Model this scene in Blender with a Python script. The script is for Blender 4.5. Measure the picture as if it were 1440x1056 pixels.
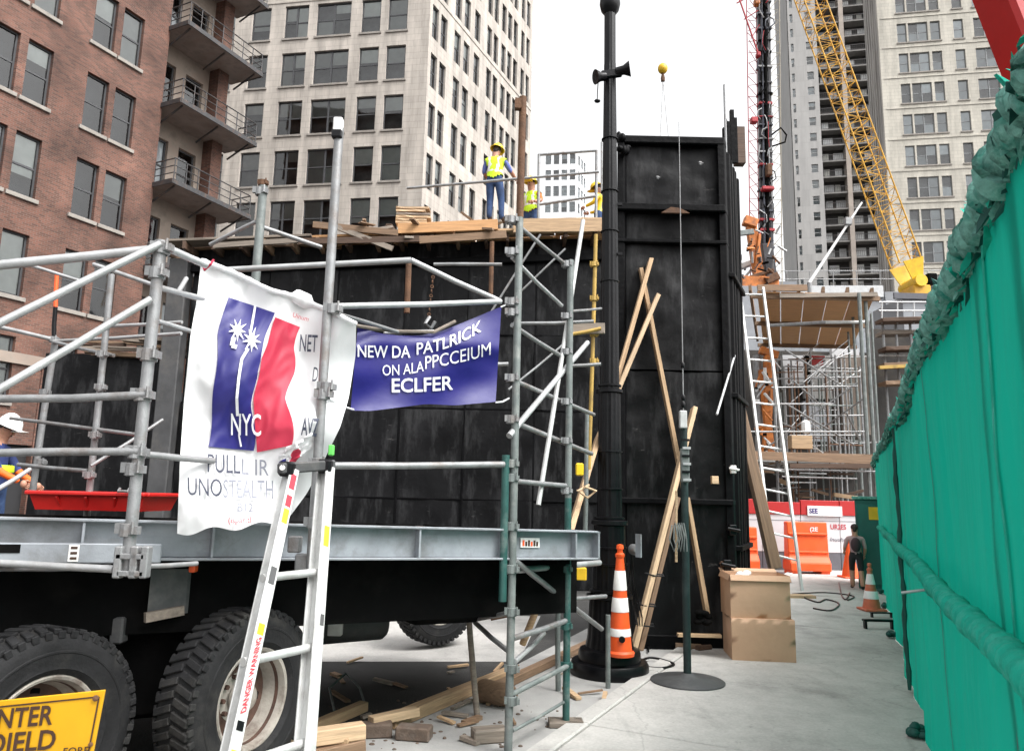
import bpy, bmesh, math, random
from mathutils import Vector, Matrix, noise as mnoise
R_ = random.Random(7)
for o in list(bpy.data.objects): bpy.data.objects.remove(o)
SC = bpy.context.scene
COL = SC.collection
V = Vector
# ------------------------------------------------------------------ camera
FPX, CX, CY, EYE = 1040.0, 720.0, 528.0, 1.65
PITCH, ROLL = math.atan(172/1040), math.radians(1.3)
FW = V((0, math.cos(PITCH), math.sin(PITCH))); U0 = V((0, -math.sin(PITCH), math.cos(PITCH))); R0 = V((1, 0, 0))
RT = R0*math.cos(ROLL)+U0*math.sin(ROLL); UP = U0*math.cos(ROLL)-R0*math.sin(ROLL)
CAM = V((0, 0, EYE))
cam = bpy.data.cameras.new('camera'); co = bpy.data.objects.new('camera', cam); COL.objects.link(co)
cam.sensor_width = 36; cam.lens = 36*FPX/1440; cam.clip_start = 0.05; cam.clip_end = 3000
mw = Matrix.Identity(4)
for i in range(3):
    mw[i][0] = RT[i]; mw[i][1] = UP[i]; mw[i][2] = -FW[i]; mw[i][3] = CAM[i]
co.matrix_world = mw
SC.camera = co
# ------------------------------------------------------------------ sky, sun, exposure (bright overcast)
SUN_EL, SUN_AZ = math.radians(54), math.radians(125)     # azimuth clockwise from +Y: light from the right
w = bpy.data.worlds.new('World'); SC.world = w; w.use_nodes = True
nt = w.node_tree; nt.nodes.clear()
sky = nt.nodes.new('ShaderNodeTexSky'); sky.sky_type = 'NISHITA'; sky.sun_disc = False
sky.sun_elevation = SUN_EL; sky.sun_rotation = SUN_AZ; sky.air_density = 1.6; sky.dust_density = 6.0; sky.ozone_density = 1.0
hs = nt.nodes.new('ShaderNodeHueSaturation'); hs.inputs['Saturation'].default_value = 0.05
bg = nt.nodes.new('ShaderNodeBackground'); bg.inputs['Strength'].default_value = 0.15
ow = nt.nodes.new('ShaderNodeOutputWorld')
nt.links.new(sky.outputs[0], hs.inputs['Color']); nt.links.new(hs.outputs[0], bg.inputs[0]); nt.links.new(bg.outputs[0], ow.inputs[0])
sl = bpy.data.lights.new('sun', 'SUN'); sl.energy = 0.7; sl.angle = math.radians(14); sl.color = (1, .97, .92)
so = bpy.data.objects.new('sun', sl); COL.objects.link(so)
sd = V((math.sin(SUN_AZ)*math.cos(SUN_EL), math.cos(SUN_AZ)*math.cos(SUN_EL), math.sin(SUN_EL)))
so.rotation_euler = (-sd).to_track_quat('-Z', 'Y').to_euler(); so.location = (0, 0, 60)
SC.view_settings.view_transform = 'Standard'; SC.view_settings.look = 'None'
SC.view_settings.exposure = 1.3; SC.view_settings.gamma = 1.0; SC.view_settings.use_curve_mapping = False
SC.cycles.max_bounces = 6; SC.cycles.transparent_max_bounces = 12
# ------------------------------------------------------------------ measuring: a sight line of the photograph met with a real plane
def ray(x, y): return FW+RT*((x-CX)/FPX)+UP*((CY-y)/FPX)
def P(x, y, Y):
    d = ray(x, y); return CAM+d*(Y/d.y)
def G(x, y, z=0.0):
    d = ray(x, y); return CAM+d*((z-EYE)/d.z)
def PL(x, y, o, n):
    d = ray(x, y); return CAM+d*((V(o)-CAM).dot(n)/d.dot(n))
def D(a): a = math.radians(a); return V((math.sin(a), math.cos(a), 0))
S = D(25); SN = V((S.y, -S.x, 0))          # street direction and its right-hand normal
# ------------------------------------------------------------------ materials
MT = {}
def nodes_of(name):
    m = bpy.data.materials.new(name); m.use_nodes = True; t = m.node_tree
    b = t.nodes['Principled BSDF']; return m, t, b
def mat(name, col, rough=.6, metal=0.0, var=.14, scale=5.0, bump=.0, bscale=45.0, col2=None, amt=.5, s2=1.3, rand=.0, stretch=None, spec=.5):
    if name in MT: return MT[name]
    m, t, b = nodes_of(name); N = t.nodes; L = t.links
    tc = N.new('ShaderNodeTexCoord'); src = tc.outputs['Object']
    if stretch:
        mp = N.new('ShaderNodeMapping'); mp.inputs['Scale'].default_value = stretch; L.new(src, mp.inputs[0]); src = mp.outputs[0]
    oi = N.new('ShaderNodeObjectInfo')
    ad = N.new('ShaderNodeVectorMath'); ad.operation = 'MULTIPLY_ADD'; ad.inputs[1].default_value = (1, 1, 1)
    L.new(src, ad.inputs[0])
    cb = N.new('ShaderNodeCombineXYZ'); mu = N.new('ShaderNodeMath'); mu.operation = 'MULTIPLY'; mu.inputs[1].default_value = 37.0
    L.new(oi.outputs['Random'], mu.inputs[0])
    for k in range(3): L.new(mu.outputs[0], cb.inputs[k])
    L.new(cb.outputs[0], ad.inputs[2]); src = ad.outputs[0]
    n1 = N.new('ShaderNodeTexNoise'); n1.inputs['Scale'].default_value = scale; n1.inputs['Detail'].default_value = 7; n1.inputs['Roughness'].default_value = .62
    L.new(src, n1.inputs['Vector'])
    r1 = N.new('ShaderNodeMapRange'); r1.inputs[1].default_value = .3; r1.inputs[2].default_value = .7
    L.new(n1.outputs[0], r1.inputs[0])
    mx = N.new('ShaderNodeMix'); mx.data_type = 'RGBA'
    c = V(col[:3]); lo = c*(1-var); hi = c*(1+var)
    mx.inputs[6].default_value = (*lo, 1); mx.inputs[7].default_value = (*hi, 1); L.new(r1.outputs[0], mx.inputs[0])
    out = mx.outputs[2]
    if col2 is not None:
        n2 = N.new('ShaderNodeTexNoise'); n2.inputs['Scale'].default_value = s2; n2.inputs['Detail'].default_value = 9; n2.inputs['Roughness'].default_value = .68
        L.new(src, n2.inputs['Vector'])
        r2 = N.new('ShaderNodeMapRange'); r2.inputs[1].default_value = .5; r2.inputs[2].default_value = .68; r2.inputs[4].default_value = amt
        L.new(n2.outputs[0], r2.inputs[0])
        m2 = N.new('ShaderNodeMix'); m2.data_type = 'RGBA'; m2.inputs[7].default_value = (*col2[:3], 1)
        L.new(r2.outputs[0], m2.inputs[0]); L.new(out, m2.inputs[6]); out = m2.outputs[2]
    if rand:
        rr = N.new('ShaderNodeMapRange'); rr.inputs[3].default_value = 1-rand; rr.inputs[4].default_value = 1+rand
        L.new(oi.outputs['Random'], rr.inputs[0])
        m3 = N.new('ShaderNodeVectorMath'); m3.operation = 'SCALE'; L.new(out, m3.inputs[0]); L.new(rr.outputs[0], m3.inputs['Scale']); out = m3.outputs[0]
    L.new(out, b.inputs['Base Color'])
    rg = N.new('ShaderNodeMapRange'); rg.inputs[3].default_value = max(.04, rough-.1); rg.inputs[4].default_value = min(1, rough+.1)
    L.new(n1.outputs[0], rg.inputs[0]); L.new(rg.outputs[0], b.inputs['Roughness'])
    b.inputs['Metallic'].default_value = metal; b.inputs['Specular IOR Level'].default_value = spec
    if bump:
        n3 = N.new('ShaderNodeTexNoise'); n3.inputs['Scale'].default_value = bscale; n3.inputs['Detail'].default_value = 5; L.new(src, n3.inputs['Vector'])
        bp = N.new('ShaderNodeBump'); bp.inputs['Strength'].default_value = bump; bp.inputs['Distance'].default_value = .02
        L.new(n3.outputs[0], bp.inputs['Height']); L.new(bp.outputs[0], b.inputs['Normal'])
    MT[name] = m; return m
def wood(name, col, var=.3, rough=.7, rand=.15):
    return mat(name, col, rough, var=var, scale=2.0, bump=.25, bscale=3.0, rand=rand, stretch=(1.2, 22, 22), col2=tuple(x*.5 for x in col), amt=.45, s2=1.6)
def brick_mat():
    m, t, b = nodes_of('brick'); N = t.nodes; L = t.links
    tc = N.new('ShaderNodeTexCoord'); sp = N.new('ShaderNodeSeparateXYZ'); cb = N.new('ShaderNodeCombineXYZ')
    L.new(tc.outputs['Object'], sp.inputs[0]); ad = N.new('ShaderNodeMath'); L.new(sp.outputs[0], ad.inputs[0]); L.new(sp.outputs[1], ad.inputs[1])
    L.new(ad.outputs[0], cb.inputs[0]); L.new(sp.outputs[2], cb.inputs[1])
    bt = N.new('ShaderNodeTexBrick'); L.new(cb.outputs[0], bt.inputs['Vector'])
    bt.inputs['Scale'].default_value = 1; bt.inputs['Brick Width'].default_value = .23; bt.inputs['Row Height'].default_value = .078; bt.inputs['Mortar Size'].default_value = .009
    bt.inputs['Color1'].default_value = (.165, .070, .048, 1); bt.inputs['Color2'].default_value = (.078, .038, .028, 1); bt.inputs['Mortar'].default_value = (.15, .108, .088, 1); bt.inputs['Bias'].default_value = -.1
    n = N.new('ShaderNodeTexNoise'); n.inputs['Scale'].default_value = .55; n.inputs['Detail'].default_value = 8; L.new(tc.outputs['Object'], n.inputs['Vector'])
    r = N.new('ShaderNodeMapRange'); r.inputs[1].default_value = .35; r.inputs[2].default_value = .7; r.inputs[3].default_value = .55; r.inputs[4].default_value = 1.4; L.new(n.outputs[0], r.inputs[0])
    sc = N.new('ShaderNodeVectorMath'); sc.operation = 'SCALE'; L.new(bt.outputs[0], sc.inputs[0]); L.new(r.outputs[0], sc.inputs['Scale'])
    L.new(sc.outputs[0], b.inputs['Base Color']); b.inputs['Roughness'].default_value = .85
    bp = N.new('ShaderNodeBump'); bp.inputs['Strength'].default_value = .6; bp.inputs['Distance'].default_value = .012; bp.invert = True
    L.new(bt.outputs['Fac'], bp.inputs['Height']); L.new(bp.outputs[0], b.inputs['Normal'])
    MT['brick'] = m; return m
def stone_mat(name, col, bw, bh, streak=.35):
    m, t, b = nodes_of(name); N = t.nodes; L = t.links
    tc = N.new('ShaderNodeTexCoord'); sp = N.new('ShaderNodeSeparateXYZ'); cb = N.new('ShaderNodeCombineXYZ')
    L.new(tc.outputs['Object'], sp.inputs[0]); ad = N.new('ShaderNodeMath'); L.new(sp.outputs[0], ad.inputs[0]); L.new(sp.outputs[1], ad.inputs[1])
    L.new(ad.outputs[0], cb.inputs[0]); L.new(sp.outputs[2], cb.inputs[1])
    bt = N.new('ShaderNodeTexBrick'); L.new(cb.outputs[0], bt.inputs['Vector']); bt.inputs['Scale'].default_value = 1
    bt.inputs['Brick Width'].default_value = bw; bt.inputs['Row Height'].default_value = bh; bt.inputs['Mortar Size'].default_value = .018
    c = V(col); bt.inputs['Color1'].default_value = (*(c*1.04), 1); bt.inputs['Color2'].default_value = (*(c*.95), 1); bt.inputs['Mortar'].default_value = (*(c*.78), 1)
    mp = N.new('ShaderNodeMapping'); mp.inputs['Scale'].default_value = (1.1, 1.1, .16); L.new(tc.outputs['Object'], mp.inputs[0])
    n = N.new('ShaderNodeTexNoise'); n.inputs['Scale'].default_value = 1.0; n.inputs['Detail'].default_value = 9; n.inputs['Roughness'].default_value = .66; L.new(mp.outputs[0], n.inputs['Vector'])
    r = N.new('ShaderNodeMapRange'); r.inputs[1].default_value = .38; r.inputs[2].default_value = .66; r.inputs[3].default_value = 1.1; r.inputs[4].default_value = 1.1-streak; L.new(n.outputs[0], r.inputs[0])
    sc = N.new('ShaderNodeVectorMath'); sc.operation = 'SCALE'; L.new(bt.outputs[0], sc.inputs[0]); L.new(r.outputs[0], sc.inputs['Scale'])
    L.new(sc.outputs[0], b.inputs['Base Color']); b.inputs['Roughness'].default_value = .85
    MT[name] = m; return m
def black_sheet(name, base=.0048):
    m = mat(name, (base, base, base*1.12), .5, 0, .35, 1.6, .3, 9, (.017, .017, .0185), .8, .7, rand=.3, spec=.14); t = m.node_tree; N = t.nodes; L = t.links; b = N['Principled BSDF']
    old = b.inputs['Base Color'].links[0].from_socket; tc = N.new('ShaderNodeTexCoord')
    def layer(old, vec_scale, sc, lo, hi, col, amt):
        mp = N.new('ShaderNodeMapping'); mp.inputs['Scale'].default_value = vec_scale; L.new(tc.outputs['Object'], mp.inputs[0])
        n = N.new('ShaderNodeTexNoise'); n.inputs['Scale'].default_value = sc; n.inputs['Detail'].default_value = 8; n.inputs['Roughness'].default_value = .7; L.new(mp.outputs[0], n.inputs['Vector'])
        r = N.new('ShaderNodeMapRange'); r.inputs[1].default_value = lo; r.inputs[2].default_value = hi; r.inputs[4].default_value = amt; L.new(n.outputs[0], r.inputs[0])
        x = N.new('ShaderNodeMix'); x.data_type = 'RGBA'; x.inputs[7].default_value = (*col, 1); L.new(r.outputs[0], x.inputs[0]); L.new(old, x.inputs[6]); return x.outputs[2]
    c = layer(old, (1, 1, .25), 3.2, .50, .70, (.055, .055, .057), .7)      # runs and rubbed streaks
    c = layer(c, (.4, 1, 1.5), 9.0, .64, .74, (.13, .125, .12), .6)        # scuffs and mortar splashes
    c = layer(c, (1, 1, 1), 26.0, .69, .74, (.2, .19, .18), .7)
    L.new(c, b.inputs['Base Color']); return m
def glass_mat(name, tint, refl=1.0):
    m = bpy.data.materials.new(name); m.use_nodes = True; t = m.node_tree; N = t.nodes; L = t.links; N.clear()
    o = N.new('ShaderNodeOutputMaterial'); tr = N.new('ShaderNodeBsdfTransparent'); tr.inputs[0].default_value = (*tint, 1)
    gl = N.new('ShaderNodeBsdfGlossy'); gl.inputs['Roughness'].default_value = .03; gl.inputs[0].default_value = (refl, refl, refl, 1)
    fr = N.new('ShaderNodeFresnel'); fr.inputs[0].default_value = 1.75
    tc = N.new('ShaderNodeTexCoord'); ns = N.new('ShaderNodeTexNoise'); ns.inputs['Scale'].default_value = .9; L.new(tc.outputs['Object'], ns.inputs['Vector'])
    bp = N.new('ShaderNodeBump'); bp.inputs['Strength'].default_value = .06; bp.inputs['Distance'].default_value = .1; L.new(ns.outputs[0], bp.inputs['Height']); L.new(bp.outputs[0], gl.inputs['Normal'])
    mx = N.new('ShaderNodeMixShader'); L.new(fr.outputs[0], mx.inputs[0]); L.new(tr.outputs[0], mx.inputs[1]); L.new(gl.outputs[0], mx.inputs[2]); L.new(mx.outputs[0], o.inputs[0])
    MT[name] = m; return m
def cloth(name, col, rough=.75, trans=.25, bump=.15, bscale=30, var=.08, **kw):
    m = mat(name, col, rough, var=var, scale=3, bump=bump, bscale=bscale, **kw); t = m.node_tree; N = t.nodes; L = t.links
    b = N['Principled BSDF']; o = [n for n in N if n.type == 'OUTPUT_MATERIAL'][0]
    tl = N.new('ShaderNodeBsdfTranslucent'); tl.inputs[0].default_value = (*col, 1)
    mx = N.new('ShaderNodeMixShader'); mx.inputs[0].default_value = trans
    L.new(b.outputs[0], mx.inputs[1]); L.new(tl.outputs[0], mx.inputs[2]); L.new(mx.outputs[0], o.inputs[0]); return m
# ------------------------------------------------------------------ mesh building
BASE = {}
class MB:
    def __init__(s): s.v = []; s.f = []; s.m = []
    def add(s, vs, fs, mi=0):
        n = len(s.v); s.v += [V(a) for a in vs]; s.f += [tuple(n+i for i in q) for q in fs]; s.m += [mi]*len(fs); return s
    def box(s, c, size, rot=None, mi=0):
        h = V(size)*.5; c = V(c); vs = []
        for z in (-1, 1):
            for x, y in ((-1, -1), (1, -1), (1, 1), (-1, 1)):
                q = V((x*h.x, y*h.y, z*h.z)); vs.append(c+(rot @ q if rot else q))
        return s.add(vs, [(3, 2, 1, 0), (4, 5, 6, 7), (0, 1, 5, 4), (1, 2, 6, 5), (2, 3, 7, 6), (3, 0, 4, 7)], mi)
    def span(s, a, b, mi=0):
        a = V(a); b = V(b); return s.box((a+b)/2, (abs(b.x-a.x), abs(b.y-a.y), abs(b.z-a.z)), None, mi)
    def beam(s, p, q, w, h, up=(0, 0, 1), mi=0):
        p = V(p); q = V(q); x = (q-p); l = x.length; x.normalize(); u = V(up)
        if abs(x.dot(u)) > .97: u = V((0, 1, 0)) if abs(x.y) < .9 else V((1, 0, 0))
        y = u.cross(x).normalized(); z = x.cross(y); rot = Matrix((x, y, z)).transposed()
        return s.box((p+q)/2, (l, w, h), rot, mi)
    def tube(s, p, q, r, n=10, r2=None, caps=True, mi=0):
        p = V(p); q = V(q); x = (q-p).normalized(); u = V((0, 0, 1)) if abs(x.z) < .9 else V((1, 0, 0))
        a = x.cross(u).normalized(); b = x.cross(a); r2 = r if r2 is None else r2; vs = []
        for c, rr in ((p, r), (q, r2)):
            for k in range(n): t = 2*math.pi*k/n; vs.append(c+a*(rr*math.cos(t))+b*(rr*math.sin(t)))
        fs = [(k, (k+1) % n, n+(k+1) % n, n+k) for k in range(n)]
        if caps: fs += [tuple(range(n-1, -1, -1)), tuple(range(n, 2*n))]
        return s.add(vs, fs, mi)
    def path(s, pts, r, n=6, mi=0):
        pts = [V(p) for p in pts]; vs = []; fs = []; a = None
        for i, p in enumerate(pts):
            x = (pts[min(i+1, len(pts)-1)]-pts[max(i-1, 0)]).normalized()
            if a is None: a = x.cross(V((0, 0, 1)) if abs(x.z) < .9 else V((1, 0, 0)))
            a = (a-x*a.dot(x)).normalized(); b = x.cross(a); rr = r[i] if isinstance(r, (list, tuple)) else r
            for k in range(n): t = 2*math.pi*k/n; vs.append(p+a*(rr*math.cos(t))+b*(rr*math.sin(t)))
        for i in range(len(pts)-1):
            for k in range(n): fs.append((i*n+k, i*n+(k+1) % n, (i+1)*n+(k+1) % n, (i+1)*n+k))
        fs += [tuple(range(n-1, -1, -1)), tuple(range((len(pts)-1)*n, len(pts)*n))]
        return s.add(vs, fs, mi)
    def lathe(s, prof, c=(0, 0, 0), axis=(0, 0, 1), n=24, mi=0):
        c = V(c); x = V(axis).normalized(); u = V((0, 0, 1)) if abs(x.z) < .9 else V((1, 0, 0)); a = x.cross(u).normalized(); b = x.cross(a); vs = []; fs = []
        for r, h in prof:
            for k in range(n): t = 2*math.pi*k/n; vs.append(c+x*h+a*(r*math.cos(t))+b*(r*math.sin(t)))
        for i in range(len(prof)-1):
            for k in range(n): fs.append((i*n+k, i*n+(k+1) % n, (i+1)*n+(k+1) % n, (i+1)*n+k))
        return s.add(vs, fs, mi)
    def grid(s, fn, nu, nv, mi=0):
        vs = [fn(i/nu, j/nv) for j in range(nv+1) for i in range(nu+1)]
        fs = [(j*(nu+1)+i, j*(nu+1)+i+1, (j+1)*(nu+1)+i+1, (j+1)*(nu+1)+i) for j in range(nv) for i in range(nu)]
        return s.add(vs, fs, mi)
    def ball(s, c, r, n=12, m=8, mi=0):
        r = r if isinstance(r, (tuple, list, Vector)) else (r, r, r); c = V(c); vs = []; fs = []
        for j in range(m+1):
            p = math.pi*j/m
            for k in range(n): t = 2*math.pi*k/n; vs.append(c+V((r[0]*math.sin(p)*math.cos(t), r[1]*math.sin(p)*math.sin(t), -r[2]*math.cos(p))))
        for j in range(m):
            for k in range(n): fs.append((j*n+k, j*n+(k+1) % n, (j+1)*n+(k+1) % n, (j+1)*n+k))
        return s.add(vs, fs, mi)
    def prism(s, poly, fn, t0, t1, mi=0):
        n = len(poly); vs = [fn(x, y, t0) for x, y in poly]+[fn(x, y, t1) for x, y in poly]
        return s.add(vs, [tuple(range(n-1, -1, -1)), tuple(range(n, 2*n))]+[(k, (k+1) % n, n+(k+1) % n, n+k) for k in range(n)], mi)
    def mesh(s, name, mats, base=V((0, 0, 0)), smooth=False, bevel=0):
        me = bpy.data.meshes.new(name); me.from_pydata([tuple(a-base) for a in s.v], [], s.f)
        for m in (mats if isinstance(mats, (list, tuple)) else [mats]): me.materials.append(MT[m] if isinstance(m, str) else m)
        for p, k in zip(me.polygons, s.m): p.material_index = k
        bm = bmesh.new(); bm.from_mesh(me); bmesh.ops.remove_doubles(bm, verts=bm.verts, dist=1e-5); bmesh.ops.recalc_face_normals(bm, faces=bm.faces)
        if bevel: bmesh.ops.bevel(bm, geom=[e for e in bm.edges if len(e.link_faces) == 2 and e.calc_face_angle(0) > .5], offset=bevel, segments=1, affect='EDGES', clamp_overlap=True)
        bm.to_mesh(me); bm.free()
        if smooth:
            for p in me.polygons: p.use_smooth = True
            me.set_sharp_from_angle(angle=math.radians(38 if smooth is True else smooth))
        return me
    def build(s, name, mats, parent=None, smooth=False, bevel=0, base=None):
        b = BASE[parent] if parent is not None else (V(base) if base is not None else V((0, 0, 0)))
        o = bpy.data.objects.new(name, s.mesh(name, mats, b, smooth, bevel)); COL.objects.link(o); BASE[o] = b.copy()
        if parent is not None: o.parent = parent
        else: o.location = b
        return o
def tag(o, label=None, cat=None, group=None, kind=None):
    for k, x in (('label', label), ('category', cat), ('group', group), ('kind', kind)):
        if x: o[k] = x
    return o
def thing(name, label, cat, loc=(0, 0, 0), group=None, rz=None):
    o = bpy.data.objects.new(name, None); COL.objects.link(o); o.location = loc; o.empty_display_size = .2; BASE[o] = V(loc)
    if rz is not None: o.rotation_euler = (0, 0, rz); BASE[o] = V((0, 0, 0))
    return tag(o, label, cat, group)
def place(name, me, parent=None, loc=(0, 0, 0), rot=None, mw=None):
    o = bpy.data.objects.new(name, me); COL.objects.link(o)
    if parent is not None: o.parent = parent
    if mw is not None: o.matrix_world = mw; 
    else:
        o.location = loc
        if rot is not None: o.rotation_euler = rot
    BASE[o] = V((0, 0, 0)); return o
def frame_x(p, q, up=(0, 0, 1), roll=0.0):
    p = V(p); q = V(q); x = (q-p).normalized(); u = V(up)
    if abs(x.dot(u)) > .97: u = V((0, 1, 0))
    y = u.cross(x).normalized(); z = x.cross(y)
    m = Matrix((x, y, z)).transposed() @ Matrix.Rotation(roll, 3, 'X')
    m = m.to_4x4(); m.translation = p; return m
def plank(name, p, q, w, t, material, label=None, cat=None, group=None, up=(0, 0, 1), parent=None, roll=0.0):
    """sawn timber from p to q with slightly rounded, uneven edges; its grain runs along its length"""
    L = (V(q)-V(p)).length; mb = MB(); n = 5; vs = []; fs = []
    for i in range(n+1):
        x = L*i/n
        for sy, sz in ((-1, -1), (1, -1), (1, 1), (-1, 1)):
            vs.append((x+(R_.uniform(-.008, .008) if i in (0, n) else 0), sy*w/2+R_.uniform(-.03, .03)*w, sz*t/2+R_.uniform(-.02, .02)*t))
    for i in range(n):
        for k in range(4): fs.append((i*4+k, i*4+(k+1) % 4, (i+1)*4+(k+1) % 4, (i+1)*4+k))
    fs += [(3, 2, 1, 0), tuple(n*4+k for k in range(4))]
    mb.add(vs, fs); me = mb.mesh(name, material, bevel=min(w, t)*.06)
    o = bpy.data.objects.new(name, me); COL.objects.link(o); m = frame_x(p, q, up, roll); BASE[o] = V((0, 0, 0))
    if parent is not None:
        o.parent = parent; m = Matrix.Translation(-BASE[parent]) @ m
    o.matrix_local = m
    return tag(o, label, cat, group)
def text_shape(s, size=1.0, bold=0.0, shear=0.0, maxlen=None):
    cu = bpy.data.curves.new('t', 'FONT'); cu.body = s; cu.size = size; cu.offset = bold; cu.shear = shear; cu.resolution_u = 3; cu.fill_mode = 'FRONT'
    o = bpy.data.objects.new('t', cu); COL.objects.link(o); bpy.context.view_layer.update()
    me = bpy.data.meshes.new_from_object(o.evaluated_get(bpy.context.evaluated_depsgraph_get()))
    bm = bmesh.new(); bm.from_mesh(me); bmesh.ops.triangulate(bm, faces=bm.faces); bmesh.ops.remove_doubles(bm, verts=bm.verts, dist=1e-5)
    if maxlen:
        for _ in range(4):
            es = [e for e in bm.edges if e.calc_length() > maxlen]
            if not es: break
            bmesh.ops.subdivide_edges(bm, edges=es, cuts=1); bmesh.ops.triangulate(bm, faces=bm.faces)
    vs = [v.co.copy() for v in bm.verts]; bm.verts.index_update(); fs = [tuple(v.index for v in f.verts) for f in bm.faces]; bm.free()
    bpy.data.objects.remove(o); bpy.data.curves.remove(cu); bpy.data.meshes.remove(me)
    x0 = min(v.x for v in vs); x1 = max(v.x for v in vs); y0 = min(v.y for v in vs); y1 = max(v.y for v in vs)
    return [((v.x-x0)/(x1-x0), (v.y-y0)/(y1-y0)) for v in vs], fs
def lettering(mb, s, fn, bold=0.0, shear=0.0, maxlen=.12, mi=0):
    """fn(u,v) maps the unit box of the text to space"""
    vs, fs = text_shape(s, 1.0, bold, shear, maxlen); mb.add([fn(u, v) for u, v in vs], fs, mi)
def nz(x, y=0.0, z=0.0): return mnoise.noise(V((x, y, z)))
# palette (real-world reflectances)
mat('steel', (.265, .268, .272), .5, .45, .22, 9, .15, 120, (.14, .095, .07), .55, 6, spec=.35)
mat('steel_bright', (.42, .425, .43), .45, .45, .16, 9, .1, 120, (.27, .25, .23), .45, 5, spec=.4)
mat('steel_green', (.028, .095, .085), .45, .1, .25, 7, .12, 90, (.25, .27, .26), .6, 4.5)
mat('steel_greygreen', (.17, .19, .185), .55, .25, .25, 7, .15, 90, (.32, .32, .30), .65, 6, spec=.3)
mat('rust', (.13, .065, .035), .85, .1, .35, 8, .3, 60, (.05, .03, .02), .6, 3)
mat('deck_grey', (.28, .30, .325), .5, .2, .16, 5, .08, 60, (.13, .125, .12), .6, 3.5)
mat('black_paint', (.004, .004, .005), .34, 0, .3, 6, .08, 40, (.012, .012, .013), .4, 3, spec=.22)
mat('black_tar', (.003, .003, .0035), .5, 0, .35, 2.2, .35, 14, (.008, .008, .009), .6, .9, spec=.08)
mat('rubber', (.018, .018, .019), .75, 0, .3, 8, .2, 60, (.06, .057, .052), .6, 3, spec=.2)
mat('chassis', (.004, .004, .004), .8, 0, .3, 6, .1, 40, (.014, .012, .011), .4, 3, spec=.05)
mat('rim', (.36, .33, .29), .6, .1, .25, 7, .15, 50, (.09, .05, .033), .85, 4.5)
mat('rim_rust_shade', (.085, .045, .032), .75, .1, .35, 8, .25, 50, (.03, .018, .014), .7, 6)  # rust brown, darkened further to include the shade inside the rim dish
mat('aluminium', (.54, .545, .535), .45, .3, .14, 9, .08, 90, (.28, .27, .25), .5, 7)
mat('yellow_paint', (.72, .44, .015), .5, 0, .15, 5, .05, 60, (.35, .2, .03), .3, 3)
mat('sign_yellow', (.58, .30, .004), .45, 0, .1, 3, .0, 60, (.40, .19, .006), .6, 4)
mat('brown_print', (.05, .022, .012), .6)
mat('orange_plastic', (.83, .10, .015), .5, 0, .12, 4, .05, 50, (.6, .11, .05), .4, 3)
mat('white_reflect', (.78, .76, .74), .5, 0, .06, 6, .0, 50, (.45, .42, .4), .4, 5)
mat('red_paint', (.40, .015, .015), .5, 0, .14, 3, .05, 50, (.25, .012, .012), .4, 3)
mat('red_tub', (.50, .012, .010), .4, 0, .1, 4, .05, 50, (.3, .01, .01), .4, 3)
mat('cardboard', (.54, .345, .225), .8, 0, .06, 3, .12, 18, (.45, .28, .175), .4, 2.0)
mat('concrete', (.33, .325, .315), .85, 0, .14, 2.5, .2, 60, (.19, .19, .185), .6, .7)
mat('skin', (.42, .21, .14), .55, 0, .08, 20)
mat('hair', (.02, .012, .008), .6)
mat('denim', (.022, .05, .13), .85, 0, .35, 14, .2, 60, (.06, .11, .22), .5, 9)
mat('vest_yellow', (.55, .80, .02), .7, 0, .12, 16, .15, 40)
mat('vest_orange', (.85, .13, .01), .7, 0, .12, 16, .15, 40)
mat('shirt_blue', (.10, .13, .36), .8, 0, .2, 12, .15, 40)
mat('hat_yellow', (.85, .57, .02), .3, 0, .05, 5)
mat('hat_white', (.82, .82, .80), .3, 0, .04, 5)
mat('boots', (.06, .04, .025), .7)
mat('black_cloth', (.012, .012, .014), .8)
wood('timber', (.43, .29, .17)); wood('timber_pale', (.52, .37, .23)); wood('timber_old', (.20, .125, .075)); wood('timber_grey', (.23, .19, .155)); wood('plywood', (.50, .27, .12), .2)
wood('timber_dark', (.08, .045, .028))
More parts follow.
